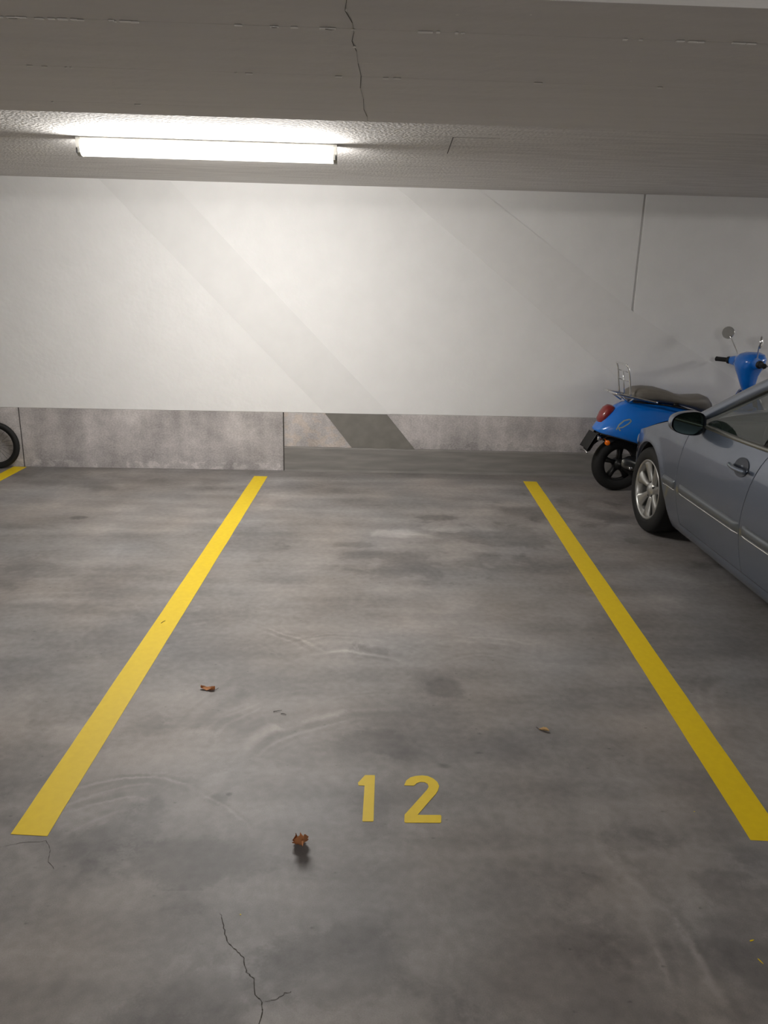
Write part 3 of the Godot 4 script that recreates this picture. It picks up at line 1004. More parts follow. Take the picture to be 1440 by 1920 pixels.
		for i in 31:
			var z := lerpf(0.70, 2.55, i / 30.0)
			var p := car_side(side, z, cv(CAR_TOP, z))
			var ring := PackedVector3Array()
			for c in [[0.004, -0.010], [0.012, -0.004], [0.012, 0.008], [0.002, 0.016], [-0.02, 0.014], [-0.02, -0.01]]:
				ring.append(p + Vector3(side * c[0], c[1], 0))
			belt.append(ring)
		loft(st, belt)
		put(st, "window_sill_trim", M.silver, o)
		# door mirror
		st = begin()
		var mrings := []
		for q in [[0.020, 1.0], [0.0, 1.03], [-0.03, 1.02], [-0.07, 0.88], [-0.10, 0.62], [-0.115, 0.25], [-0.118, 0.02]]:
			var ring := PackedVector3Array()
			for k in 30:
				var an := TAU * k / 30.0
				var cx: float = signf(cos(an)) * pow(absf(cos(an)), 0.75) * 0.102
				var cy: float = signf(sin(an)) * pow(absf(sin(an)), 0.8) * 0.070
				var slim := 1.0 - 0.16 * clampf(cx * side / 0.10, -1, 1)
				ring.append(Vector3(cx * q[1], cy * q[1] * slim, q[0] + cx * side * -0.10))
			mrings.append(ring)
		sheet(st, mrings, true)
		var mi := put(st, "door_mirror", M.body, o)
		mi.position = Vector3(side * 0.918, 0.926, 0.745)
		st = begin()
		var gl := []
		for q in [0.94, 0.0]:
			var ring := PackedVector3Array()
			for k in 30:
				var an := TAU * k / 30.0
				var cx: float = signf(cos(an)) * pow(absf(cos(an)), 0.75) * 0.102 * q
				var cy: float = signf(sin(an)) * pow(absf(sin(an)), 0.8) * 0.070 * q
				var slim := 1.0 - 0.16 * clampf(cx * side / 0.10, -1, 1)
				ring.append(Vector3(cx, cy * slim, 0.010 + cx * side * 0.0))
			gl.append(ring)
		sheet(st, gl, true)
		var mg := put(st, "mirror_glass", M.mirror, mi, "mirror glass tinted dark in place of a dark reflection")
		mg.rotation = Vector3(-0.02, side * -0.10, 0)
		st = begin()
		var foot := []
		for q in [[0.0, 0.028, 0.040], [0.06, 0.024, 0.035], [0.10, 0.026, 0.045], [0.145, 0.034, 0.065]]:
			var ring := PackedVector3Array()
			for k in 14:
				var an := TAU * k / 14.0
				ring.append(Vector3(-side * (0.06 + q[0]), -0.030 + sin(an) * q[1], -0.045 + cos(an) * q[2]))
			foot.append(ring)
		loft(st, foot)
		put(st, "mirror_foot", M.gloss_black, mi)
		st = begin()
		lathe(st, [Vector2(0.012, 0.0), Vector2(0.012, 0.006), Vector2(0.004, 0.010)], Transform3D(Basis(Vector3.UP, side * 1.2), Vector3(side * 0.100, 0.005, -0.012)), 12)
		put(st, "indicator", M.lens, mi)
		# lights
		st = begin()
		car_trim(st, side, -0.705, -0.50, func(_z): return 0.545, func(z): return cv(CAR_TOP, z) - 0.012, 0.010, 14, 8)
		put(st, "headlight", M.lens, o)
		st = begin()
		car_trim(st, side, 3.38, 3.70, func(_z): return 0.70, func(z): return cv(CAR_TOP, z) - 0.02, 0.008, 14, 8)
		put(st, "tail_light", M.red_lens, o)
		# wheel wells
		for a in AXLE:
			st = begin()
			var ra := []
			for i in 19:
				var an := PI * i / 18.0
				var c := Vector3(0, 0.305 + sin(an) * 0.352, a + cos(an) * 0.352)
				ra.append(PackedVector3Array([c + Vector3(side * 0.80, 0, 0), c + Vector3(side * 0.52, 0, 0), Vector3(side * 0.52, 0.305, a)]))
			sheet(st, ra)
			put(st, "wheel_arch_liner", M.liner, o)
			wheel(o, Vector3(side * 0.733, WHEEL_R, a), side, 0.03 if a == 0.0 else 0.0)
	st = begin()
	span(st, across, -0.75, 0.62, -0.855, 0.855, 30, 16)
	put(st, "bonnet", M.body, o)
	st = begin()
	span(st, across, 2.95, 3.74, -1.0, 1.0, 16, 16)
	span(st, across, 2.36, 2.95, -1.0, -0.8, 6, 3)
	span(st, across, 2.36, 2.95, 0.8, 1.0, 6, 3)
	put(st, "boot_lid", M.body, o)
	for i in 2:
		st = begin()
		var z := -0.77 if i == 0 else 3.75
		var rows := []
		for j in 9:
			var y := lerpf(car_low(z), cv(CAR_TOP, z), j / 8.0)
			var a := car_side(-1.0, z, y)
			var b := car_side(1.0, z, y)
			var row := PackedVector3Array()
			for k in 7:
				var p := a.lerp(b, k / 6.0)
				p.z += (-0.02 if i == 0 else 0.02) * sin(PI * k / 6.0)
				row.append(p)
			rows.append(row)
		sheet(st, rows)
		put(st, "front_face" if i == 0 else "rear_face", M.body, o)
	st = begin(false)
	for k in 5:
		bev(st, Vector3(-0.27, 0.42 + k * 0.026, -0.800 + k * 0.0083), Vector3(0.27, 0.428 + k * 0.026, -0.770 + k * 0.0083), 0.002)
	put(st, "radiator_grille", M.chrome, o)
	st = begin()
	span(st, over, 0.55, 1.52, -0.96, 0.96, 14, 14, -0.004)
	put(st, "windscreen", M.glass, o)
	st = begin()
	span(st, over, 1.50, 2.48, -1.0, 1.0, 14, 14, -0.012)
	put(st, "roof", M.body, o)
	st = begin()
	span(st, over, 2.46, 3.15, -0.94, 0.94, 12, 14, -0.004)
	put(st, "back_window", M.glass, o)
	# inside and underneath
	box("underbody", Vector3(-0.60, 0.18, -0.62), Vector3(0.60, 0.36, 3.6), 0.03, M.liner, o)
	box("cabin_floor", Vector3(-0.72, 0.24, 0.40), Vector3(0.72, 0.32, 2.36), 0.02, M.liner, o)
	st = begin()
	bev(st, Vector3(-0.70, 0.62, 0.42), Vector3(0.70, 0.90, 0.80), 0.08)
	put(st, "dashboard", M.black, o)
	for x in [-0.36, 0.36]:
		st = begin()
		bev(st, Vector3(x - 0.25, 0.34, 1.10), Vector3(x + 0.25, 0.56, 1.62), 0.07)
		bev(st, Vector3(x - 0.24, -0.02, -0.08), Vector3(x + 0.24, 0.62, 0.08), 0.06, Transform3D(Basis(Vector3.RIGHT, 0.30), Vector3(x, 0.50, 1.60).rotated(Vector3.UP, 0.0)) * Transform3D(Basis.IDENTITY, Vector3(-x, 0, 0)))
		bev(st, Vector3(x - 0.12, 1.12, 1.80), Vector3(x + 0.12, 1.28, 1.88), 0.035)
		put(st, "front_seat", M.seat_cloth, o)
	st = begin()
	bev(st, Vector3(-0.62, 0.34, 2.05), Vector3(0.62, 0.56, 2.50), 0.07)
	bev(st, Vector3(-0.62, 0.50, 2.46), Vector3(0.62, 1.02, 2.62), 0.06)
	put(st, "rear_bench", M.seat_cloth, o)
	st = begin()
	var sw := PackedVector3Array()
	for k in 28:
		var an := TAU * k / 28.0
		sw.append(Vector3(-0.36 + cos(an) * 0.185, 0.86 + sin(an) * 0.165, 0.98 - sin(an) * 0.08))
	tube(st, sw, 0.014, 8, -1.0, true)
	tube(st, PackedVector3Array([Vector3(-0.545, 0.86, 0.98), Vector3(-0.36, 0.85, 0.95), Vector3(-0.175, 0.86, 0.98)]), 0.018, 8)
	tube(st, PackedVector3Array([Vector3(-0.36, 0.85, 0.96), Vector3(-0.36, 0.78, 0.75)]), 0.035, 10)
	put(st, "steering_wheel", M.black, o)

# ------------------------------------------------------------------ the scooter: local x forward, origin where the rear wheel stands
const SC_TOP := [Vector2(-0.300, 0.552), Vector2(-0.27, 0.590), Vector2(-0.22, 0.645), Vector2(-0.15, 0.712), Vector2(-0.08, 0.752), Vector2(0.0, 0.770), Vector2(0.15, 0.772), Vector2(0.32, 0.752), Vector2(0.48, 0.715), Vector2(0.60, 0.665), Vector2(0.68, 0.61)]
const SC_LOW := [Vector2(-0.300, 0.532), Vector2(-0.27, 0.520), Vector2(-0.20, 0.505), Vector2(-0.10, 0.482), Vector2(0.0, 0.455), Vector2(0.12, 0.425), Vector2(0.28, 0.385), Vector2(0.45, 0.34), Vector2(0.60, 0.30), Vector2(0.68, 0.29)]
const SC_HW := [Vector2(-0.300, 0.03), Vector2(-0.285, 0.075), Vector2(-0.25, 0.115), Vector2(-0.18, 0.155), Vector2(-0.08, 0.19), Vector2(0.03, 0.212), Vector2(0.18, 0.215), Vector2(0.32, 0.20), Vector2(0.45, 0.165), Vector2(0.58, 0.125), Vector2(0.68, 0.10)]

func sc_body(x: float, y: float) -> float:
	var hi := cv(SC_TOP, x)
	var lo := cv(SC_LOW, x)
	var v := clampf((y - lo) / (hi - lo), 0.0, 1.0)
	# widest low down, drawn in towards the seat
	var k := sin(PI * (0.30 + 0.70 * v)) if v > 0.2857 else 1.0 - 0.10 * pow((0.2857 - v) / 0.2857, 2.0)
	return cv(SC_HW, x) * clampf(0.34 + 0.66 * k, 0.0, 1.0)

func sc_wheel(parent: Node3D, t: Transform3D, called: String) -> Node3D:
	# local z is the axle
	var w := Node3D.new()
	w.name = called
	w.transform = t
	parent.add_child(w, true)
	var st := begin()
	var prof := []
	for k in 15:
		var a := lerpf(-2.5, 2.5, k / 14.0)
		prof.append(Vector2(0.180 + 0.055 * cos(a), 0.055 * sin(a)))
	lathe(st, prof, Transform3D.IDENTITY, 48, false)
	put(st, "tyre", M.rubber, w)
	st = begin()
	lathe(st, [Vector2(0.150, -0.040), Vector2(0.158, -0.042), Vector2(0.156, -0.034), Vector2(0.138, -0.02), Vector2(0.138, 0.02), Vector2(0.156, 0.034), Vector2(0.160, 0.043), Vector2(0.152, 0.042)], Transform3D.IDENTITY, 48, false)
	put(st, "rim", M.engine, w)
	st = begin()
	tube(st, ring_path(0.156, 0.043, 48), 0.0028, 6, -1.0, true)
	put(st, "rim_edge", M.silver, w)
	for k in 5:
		st = begin()
		var a := TAU * k / 5.0 + 0.3
		var rings := []
		for q in [[0.03, 0.026], [0.08, 0.017], [0.142, 0.026]]:
			var ring := PackedVector3Array()
			for c in [[-1.0, -1.0], [-1.0, 0.6], [-0.5, 1.0], [0.5, 1.0], [1.0, 0.6], [1.0, -1.0]]:
				ring.append(Vector3(q[0], c[0] * q[1], c[1] * 0.022 + 0.006).rotated(Vector3.BACK, a))
			rings.append(ring)
		loft(st, rings)
		put(st, "spoke", M.engine, w)
	st = begin()
	lathe(st, [Vector2(0.001, -0.05), Vector2(0.045, -0.05), Vector2(0.05, -0.03), Vector2(0.05, 0.03), Vector2(0.04, 0.045), Vector2(0.018, 0.048), Vector2(0.016, 0.058), Vector2(0.001, 0.059)], Transform3D.IDENTITY, 24, false)
	put(st, "hub", M.engine, w)
	return w

func ring_path(r: float, z: float, n: int) -> PackedVector3Array:
	var out := PackedVector3Array()
	for k in n:
		out.append(Vector3(cos(TAU * k / n) * r, sin(TAU * k / n) * r, z))
	return out

func scooter() -> void:
	var o := thing("motor_scooter", "blue motor scooter with grey saddle and chrome rack along the wall", "scooter", Vector3(1.930, 0, 0.510))
	o.rotation.y = 0.085
	var st := begin()
	# rear bodywork
	var rings := []
	for i in 41:
		var x := lerpf(-0.300, 0.68, pow(i / 40.0, 1.25))
		var hi := cv(SC_TOP, x)
		var lo := cv(SC_LOW, x)
		var ring := PackedVector3Array()
		for j in 15:
			var y := lerpf(lo, hi, j / 14.0)
			ring.append(Vector3(x, y, sc_body(x, y)))
		for j in range(1, 6):
			var s := lerpf(1.0, -1.0, j / 6.0)
			ring.append(Vector3(x, hi + 0.012 * (1.0 - s * s) * smoothstep(-0.3, -0.2, x), sc_body(x, hi) * s))
		for j in 15:
			var y := lerpf(hi, lo, j / 14.0)
			ring.append(Vector3(x, y, -sc_body(x, y)))
		rings.append(ring)
	loft(st, rings)
	put(st, "rear_body", M.blue, o)
	# dark rim under the cowls and inner mudguard
	st = begin()
	var edge := PackedVector3Array()
	for i in 17:
		var x := lerpf(-0.285, 0.40, i / 16.0)
		edge.append(Vector3(x, cv(SC_LOW, x) - 0.004, sc_body(x, cv(SC_LOW, x)) - 0.012))
	tube(st, edge, 0.008, 6)
	put(st, "lower_trim", M.black, o)
	st = begin()
	var mg := []
	for i in 14:
		var a := lerpf(0.45, 2.25, i / 13.0)
		var c := Vector3(cos(a) * 0.262 - 0.045, 0.235 + sin(a) * 0.262, 0)
		mg.append(PackedVector3Array([c + Vector3(cos(a) * -0.03, sin(a) * -0.03, 0.085), c + Vector3(0, 0, 0.07), c, c + Vector3(0, 0, -0.07), c + Vector3(cos(a) * -0.03, sin(a) * -0.03, -0.085)]))
	sheet(st, mg)
	put(st, "inner_mudguard", M.black, o)
	# saddle
	st = begin()
	rings = []
	for q in [[-0.045, 0.800, 0.845, 0.05], [-0.03, 0.785, 0.872, 0.085], [0.02, 0.778, 0.895, 0.118], [0.10, 0.776, 0.902, 0.135], [0.20, 0.772, 0.894, 0.140], [0.30, 0.764, 0.868, 0.140], [0.38, 0.752, 0.838, 0.138], [0.46, 0.736, 0.826, 0.132], [0.54, 0.716, 0.832, 0.120], [0.61, 0.694, 0.836, 0.104], [0.66, 0.672, 0.818, 0.086], [0.70, 0.66, 0.776, 0.066], [0.722, 0.668, 0.72, 0.03]]:
		var ring := PackedVector3Array()
		for k in 24:
			var a := TAU * k / 24.0
			var cy: float = (q[1] + q[2]) / 2.0
			var hh: float = (q[2] - q[1]) / 2.0
			ring.append(Vector3(q[0], cy + signf(sin(a)) * pow(absf(sin(a)), 0.75) * hh, signf(cos(a)) * pow(absf(cos(a)), 0.7) * q[3]))
		rings.append(ring)
	loft(st, rings)
	put(st, "saddle", M.saddle, o)
	st = begin()
	var bp := PackedVector3Array()
	for q in [[-0.02, 0.782, 0.098], [0.10, 0.774, 0.130], [0.25, 0.762, 0.138], [0.40, 0.738, 0.136], [0.55, 0.706, 0.116], [0.66, 0.668, 0.084]]:
		bp.append(Vector3(q[0], q[1], q[2]))
	tube(st, bp, 0.007, 6)
	bev(st, Vector3(0.315, 0.752, 0.120), Vector3(0.365, 0.778, 0.150), 0.008)
	put(st, "saddle_base", M.black, o)
	# chrome rack behind the saddle with its folded-up rest
	st = begin()
	for s in [-1.0, 1.0]:
		tube(st, bent([Vector3(0.17, 0.782, s * 0.152), Vector3(0.02, 0.812, s * 0.150), Vector3(-0.16, 0.848, s * 0.140), Vector3(-0.19, 0.853, s * 0.10), Vector3(-0.195, 0.854, 0.0)], 5), 0.009, 8)
		tube(st, PackedVector3Array([Vector3(-0.15, 0.842, s * 0.10), Vector3(-0.05, 0.775, s * 0.08)]), 0.0065, 8)
		tube(st, PackedVector3Array([Vector3(-0.02, 0.82, s * 0.135), Vector3(-0.05, 0.775, s * 0.08)]), 0.0065, 8)
	put(st, "rear_rack", M.chrome, o)
	st = begin()
	tube(st, bent([Vector3(-0.055, 0.835, 0.118), Vector3(-0.070, 0.93, 0.120), Vector3(-0.088, 1.03, 0.112), Vector3(-0.105, 1.075, 0.104), Vector3(-0.112, 1.084, 0.085), Vector3(-0.112, 1.084, -0.085), Vector3(-0.105, 1.075, -0.104), Vector3(-0.088, 1.03, -0.112), Vector3(-0.070, 0.93, -0.120), Vector3(-0.055, 0.835, -0.118)], 4), 0.008, 8)
	for q in [[-0.091, 1.025, 0.112], [-0.076, 0.950, 0.118]]:
		tube(st, PackedVector3Array([Vector3(q[0], q[1], q[2]), Vector3(q[0], q[1], -q[2])]), 0.0045, 6)
	tube(st, PackedVector3Array([Vector3(-0.091, 1.025, 0.0), Vector3(-0.06, 0.84, 0.0)]), 0.0045, 6)
	put(st, "rack_rest", M.chrome, o)
	# tail light
	st = begin()
	rings = []
	for q in [[-0.262, 0.592, 0.020, 0.012], [-0.258, 0.606, 0.048, 0.028], [-0.232, 0.642, 0.062, 0.042], [-0.200, 0.682, 0.066, 0.046], [-0.172, 0.708, 0.064, 0.038], [-0.152, 0.720, 0.052, 0.022], [-0.140, 0.722, 0.03, 0.008]]:
		var ring := PackedVector3Array()
		for k in 18:
			var a := TAU * k / 18.0
			ring.append(Vector3(q[0] - sin(a) * q[3] * 0.55, q[1] + sin(a) * q[3], cos(a) * q[2] + 0.0))
		rings.append(ring)
	loft(st, rings)
	put(st, "tail_light", M.red_lens, o, "red tail light")
	# decal outline and badge on the cowl that faces the bay
	st = begin(false)
	var deco := [Vector2(-0.165, 0.560), Vector2(-0.145, 0.600), Vector2(-0.105, 0.635), Vector2(-0.060, 0.648), Vector2(-0.050, 0.635), Vector2(-0.075, 0.612), Vector2(-0.12, 0.582), Vector2(-0.150, 0.575), Vector2(-0.135, 0.552)]
	for k in deco.size() - 1:
		var d: Vector2 = (deco[k + 1] - deco[k]).normalized().orthogonal() * 0.0045
		var q := []
		for p in [deco[k] - d, deco[k + 1] - d, deco[k + 1] + d, deco[k] + d]:
			q.append(Vector3(p.x, p.y, sc_body(p.x, p.y) + 0.0018))
		quad(st, q[0], q[1], q[2], q[3])
	put(st, "emblem", M.decal, o, "pale outline emblem on the cowl")
	# number plate on its bracket, with lamp and reflector
	st = begin()
	tube(st, bent([Vector3(-0.16, 0.50, 0.0), Vector3(-0.24, 0.455, 0.0), Vector3(-0.31, 0.40, 0.0), Vector3(-0.345, 0.355, 0.0)], 4), 0.020, 8)
	bev(st, Vector3(-0.03, -0.10, -0.055), Vector3(0.0, 0.10, 0.055), 0.012, Transform3D(Basis(Vector3.BACK, -0.50), Vector3(-0.285, 0.43, 0.0)))
	put(st, "plate_bracket", M.black, o)
	st = begin(false)
	bev(st, Vector3(-0.045, -0.075, -0.090), Vector3(-0.042, 0.075, 0.090), 0.001, Transform3D(Basis(Vector3.BACK, -0.50), Vector3(-0.295, 0.425, 0.0)))
	put(st, "number_plate", M.black, o, "blank dark number plate")
	st = begin()
	lathe(st, [Vector2(0.012, -0.03), Vector2(0.020, -0.022), Vector2(0.022, 0.015), Vector2(0.012, 0.022)], Transform3D(Basis(Vector3.BACK, 0.9), Vector3(-0.268, 0.470, 0.062)), 14)
	put(st, "plate_lamp", M.chrome, o)
	st = begin()
	lathe(st, [Vector2(0.021, -0.006), Vector2(0.023, 0.002), Vector2(0.021, 0.006), Vector2(0.001, 0.009)], Transform3D(Basis(Vector3.UP, -0.45), Vector3(-0.205, 0.438, 0.105)), 20)
	tube(st, PackedVector3Array([Vector3(-0.205, 0.438, 0.10), Vector3(-0.20, 0.455, 0.03)]), 0.007, 6)
	put(st, "reflector", M.orange, o, "round orange reflector")
	st = begin()
	tube(st, PackedVector3Array([Vector3(-0.36, 0.345, 0.07), Vector3(-0.345, 0.35, -0.02), Vector3(-0.36, 0.345, -0.08)]), 0.008, 6)
	put(st, "plate_clamp", M.chrome, o)
	# engine, swing arm and silencer on the side that faces the bay
	st = begin()
	rings = []
	for q in [[-0.045, 0.250, 0.045, 0.110], [0.0, 0.245, 0.075, 0.120], [0.10, 0.245, 0.080, 0.128], [0.22, 0.250, 0.075, 0.128], [0.34, 0.262, 0.070, 0.120], [0.46, 0.275, 0.055, 0.10]]:
		var ring := PackedVector3Array()
		for k in 18:
			var a := TAU * k / 18.0
			ring.append(Vector3(q[0], q[1] + sin(a) * q[2], q[3] - 0.03 + cos(a) * 0.034))
		rings.append(ring)
	loft(st, rings)
	bev(st, Vector3(0.12, 0.20, -0.12), Vector3(0.46, 0.42, 0.10), 0.04)
	put(st, "engine_case", M.engine, o)
	st = begin()
	rings = []
	for q in [[-0.075, 0.280, 0.012], [-0.070, 0.275, 0.030], [-0.045, 0.268, 0.042], [0.0, 0.255, 0.045], [0.05, 0.240, 0.040], [0.10, 0.225, 0.028], [0.12, 0.22, 0.010]]:
		var ring := PackedVector3Array()
		for k in 16:
			var a := TAU * k / 16.0
			ring.append(Vector3(q[0] + sin(a) * q[2] * 0.1, q[1] + sin(a) * q[2], 0.128 + cos(a) * q[2] * 0.5))
		rings.append(ring)
	loft(st, rings)
	put(st, "silencer_cover", M.silver, o, "silver cover with a bolt")
	st = begin()
	lathe(st, [Vector2(0.015, -0.01), Vector2(0.015, 0.008), Vector2(0.009, 0.014), Vector2(0.001, 0.015)], Transform3D(Basis.IDENTITY, Vector3(0.0, 0.228, 0.150)), 12)
	put(st, "bolt", M.chrome, o)
	st = begin()
	for s in [-1.0, 1.0]:
		tube(st, PackedVector3Array([Vector3(0.46, 0.30, s * 0.10), Vector3(0.40, 0.10, s * 0.13), Vector3(0.36, 0.010, s * 0.16)]), 0.011, 8)
	tube(st, PackedVector3Array([Vector3(0.44, 0.22, -0.11), Vector3(0.44, 0.22, 0.11)]), 0.010, 8)
	put(st, "centre_stand", M.dark_metal, o)
	sc_wheel(o, Transform3D(Basis.IDENTITY, Vector3(-0.045, 0.235, 0)), "rear_wheel")
	# footboard and leg shield
	st = begin()
	rings = []
	for q in [[0.52, 0.255, 0.310, 0.15], [0.62, 0.240, 0.290, 0.185], [0.80, 0.238, 0.282, 0.195], [0.92, 0.245, 0.295, 0.195], [1.05, 0.275, 0.345, 0.19]]:
		var ring := PackedVector3Array()
		for c in [[-1.0, 0.0], [-0.9, -0.0], [0.9, 0.0], [1.0, 0.0], [1.0, 1.0], [0.9, 1.0], [-0.9, 1.0], [-1.0, 1.0]]:
			ring.append(Vector3(q[0], lerpf(q[1], q[2], c[1]), c[0] * q[3]))
		rings.append(ring)
	loft(st, rings)
	put(st, "footboard", M.blue, o)
	st = begin()
	var rows := []
	var rows2 := []
	for q in [[0.96, 0.29, 0.185], [1.005, 0.36, 0.20], [1.035, 0.45, 0.225], [1.045, 0.58, 0.242], [1.035, 0.70, 0.245], [1.015, 0.80, 0.225], [0.995, 0.87, 0.185], [0.980, 0.92, 0.12], [0.972, 0.94, 0.06]]:
		var row := PackedVector3Array()
		for j in 15:
			var s := lerpf(-1.0, 1.0, j / 14.0)
			row.append(Vector3(q[0] + 0.06 + 0.075 * (1.0 - pow(absf(s), 2.2)), q[1] - 0.06 * smoothstep(0.3, 0.9, q[1]), s * q[2]))
		rows.append(row)
	sheet(st, rows)
	for row in rows:
		var r2 := PackedVector3Array()
		for p in row:
			r2.append(p - Vector3(0.014, 0, 0))
		rows2.append(r2)
	sheet(st, rows2)
	put(st, "leg_shield", M.blue, o)
	st = begin()
	var rim := []
	for i in rows.size():
		rim.append(rows[i][0])
	for i in range(rows.size() - 1, -1, -1):
		rim.append(rows[i][14])
	tube(st, PackedVector3Array(rim), 0.010, 8)
	put(st, "shield_edge", M.chrome, o)
	st = begin()
	bev(st, Vector3(1.02, 0.42, -0.15), Vector3(1.11, 0.74, 0.15), 0.04)
	put(st, "glove_box", M.blue, o)
	# steered parts: fork, wheel, headset; turned to the left, towards the wall
	var pivot := Vector3(1.045, 0.925, 0)
	var steer := Node3D.new()
	steer.name = "steering"
	o.add_child(steer)
	steer.position = pivot
	steer.rotation.z = 0.0
	var tilt := Basis(Vector3.BACK, 0.42)          # steering axis leans back
	var turn := tilt * Basis(Vector3.UP, 0.04) * tilt.inverse()
	steer.transform = Transform3D(turn, pivot)
	st = begin()
	tube(st, PackedVector3Array([Vector3(-0.01, 0.06, 0), Vector3(0.10, -0.22, 0), Vector3(0.185, -0.46, 0.0)]), 0.024, 10)
	tube(st, PackedVector3Array([Vector3(0.185, -0.46, 0.0), Vector3(0.20, -0.50, -0.075), Vector3(0.235, -0.60, -0.085), Vector3(0.26, -0.685, -0.075)]), 0.020, 8)
	put(st, "fork", M.dark_metal, steer)
	st = begin()
	rows = []
	for i in 13:
		var a := lerpf(-0.15, 3.0, i / 12.0)
		var row := PackedVector3Array()
		for j in 9:
			var s := lerpf(-1.0, 1.0, j / 8.0)
			var r := 0.275 - 0.06 * s * s - 0.02 * (1.0 if j == 0 or j == 8 else 0.0)
			row.append(Vector3(0.26 + cos(a) * r, -0.685 + sin(a) * r, s * 0.088))
		rows.append(row)
	sheet(st, rows)
	put(st, "front_mudguard", M.blue, steer)
	sc_wheel(steer, Transform3D(Basis.IDENTITY, Vector3(0.26, -0.685, 0)), "front_wheel")
	# headset cowl: a rounded block that narrows into the column, with arms to both grips
	st = begin()
	rings = []
	for q in [[-0.10, 0.03, 0.045, 0.040], [0.0, 0.0, 0.062, 0.058], [0.07, -0.01, 0.080, 0.078], [0.12, -0.012, 0.098, 0.105], [0.17, -0.010, 0.115, 0.128], [0.215, -0.002, 0.112, 0.126], [0.25, 0.006, 0.090, 0.100], [0.268, 0.010, 0.05, 0.05]]:
		var ring := PackedVector3Array()
		for k in 24:
			var a := TAU * k / 24.0
			ring.append(Vector3(q[1] - 0.02 + signf(cos(a)) * pow(absf(cos(a)), 0.8) * q[2], q[0], signf(sin(a)) * pow(absf(sin(a)), 0.85) * q[3]))
		rings.append(ring)
	loft(st, rings)
	for s in [-1.0, 1.0]:
		rings = []
		for q in [[0.06, 0.055, 0.058], [0.12, 0.046, 0.050], [0.18, 0.034, 0.040], [0.215, 0.028, 0.033]]:
			var ring := PackedVector3Array()
			for k in 16:
				var a := TAU * k / 16.0
				ring.append(Vector3(-0.035 + cos(a) * q[1] - 0.36 * maxf(q[0] - 0.10, 0.0), 0.180 + sin(a) * q[2], s * q[0]))
			rings.append(ring)
		loft(st, rings)
	put(st, "headset", M.blue, steer)
	st = begin()
	lathe(st, [Vector2(0.070, -0.01), Vector2(0.072, 0.014), Vector2(0.064, 0.022)], Transform3D(Basis(Vector3.UP, PI / 2), Vector3(0.060, 0.175, 0)), 24, false)
	put(st, "headlight_ring", M.chrome, steer)
	st = begin()
	lathe(st, [Vector2(0.066, 0.012), Vector2(0.05, 0.024), Vector2(0.001, 0.032)], Transform3D(Basis(Vector3.UP, PI / 2), Vector3(0.060, 0.175, 0)), 24, false)
	put(st, "headlight_lens", M.lens, steer)
	st = begin()
	lathe(st, [Vector2(0.060, -0.006), Vector2(0.062, 0.004), Vector2(0.050, 0.010), Vector2(0.001, 0.012)], Transform3D(Basis(Vector3.UP, -PI / 2) * Basis(Vector3.RIGHT, -0.9), Vector3(-0.085, 0.225, 0)), 24)
	put(st, "instrument", M.gloss_black, steer)
	for s in [-1.0, 1.0]:
		st = begin()
		lathe(st, [Vector2(0.016, 0.0), Vector2(0.0195, 0.006), Vector2(0.0195, 0.105), Vector2(0.021, 0.118), Vector2(0.012, 0.124)], Transform3D(Basis(Vector3.UP, -0.35 if s > 0 else PI + 0.35), Vector3(-0.085, 0.180, s * 0.235)), 14)
		put(st, "grip", M.rubber, steer)
		st = begin()
		lathe(st, [Vector2(0.030, 0.0), Vector2(0.033, 0.006), Vector2(0.030, 0.026), Vector2(0.022, 0.03)], Transform3D(Basis(Vector3.UP, -0.35 if s > 0 else PI + 0.35), Vector3(-0.076, 0.180, s * 0.208)), 16)
		put(st, "switch_gear", M.black, steer)
		st = begin()
		tube(st, bent([Vector3(-0.05, 0.175, s * 0.215), Vector3(-0.020, 0.170, s * 0.25), Vector3(-0.040, 0.165, s * 0.32), Vector3(-0.075, 0.163, s * 0.375)], 4), 0.007, 8)
		put(st, "brake_lever", M.chrome, steer)
		# mirror on a thin stem
		st = begin()
		tube(st, bent([Vector3(-0.055, 0.215, s * 0.135), Vector3(-0.066, 0.26, s * 0.15), Vector3(-0.10, 0.36 - 0.02 * (s + 1.0), s * 0.20), Vector3(-0.108, 0.385 - 0.025 * (s + 1.0), s * 0.215)], 4), 0.0055, 8)
		lathe(st, [Vector2(0.013, 0.0), Vector2(0.013, 0.012), Vector2(0.008, 0.016)], Transform3D(Basis(Vector3.RIGHT, -PI / 2), Vector3(-0.055, 0.208, s * 0.135)), 12)
		var stem := put(st, "mirror_stem", M.chrome, steer)
		st = begin()
		lathe(st, [Vector2(0.001, -0.020), Vector2(0.030, -0.016), Vector2(0.050, -0.004), Vector2(0.053, 0.004), Vector2(0.050, 0.006)], Transform3D(Basis(Vector3.UP, -PI / 2 - s * 0.7), Vector3(-0.112, 0.412 - 0.025 * (s + 1.0), s * 0.240)), 28, false)
		put(st, "mirror_shell", M.chrome, stem)
		st = begin()
		lathe(st, [Vector2(0.050, 0.0055), Vector2(0.001, 0.0060)], Transform3D(Basis(Vector3.UP, -PI / 2 - s * 0.7), Vector3(-0.112, 0.412 - 0.025 * (s + 1.0), s * 0.240)), 28, false)
		put(st, "mirror_glass", M.bright_mirror, stem)

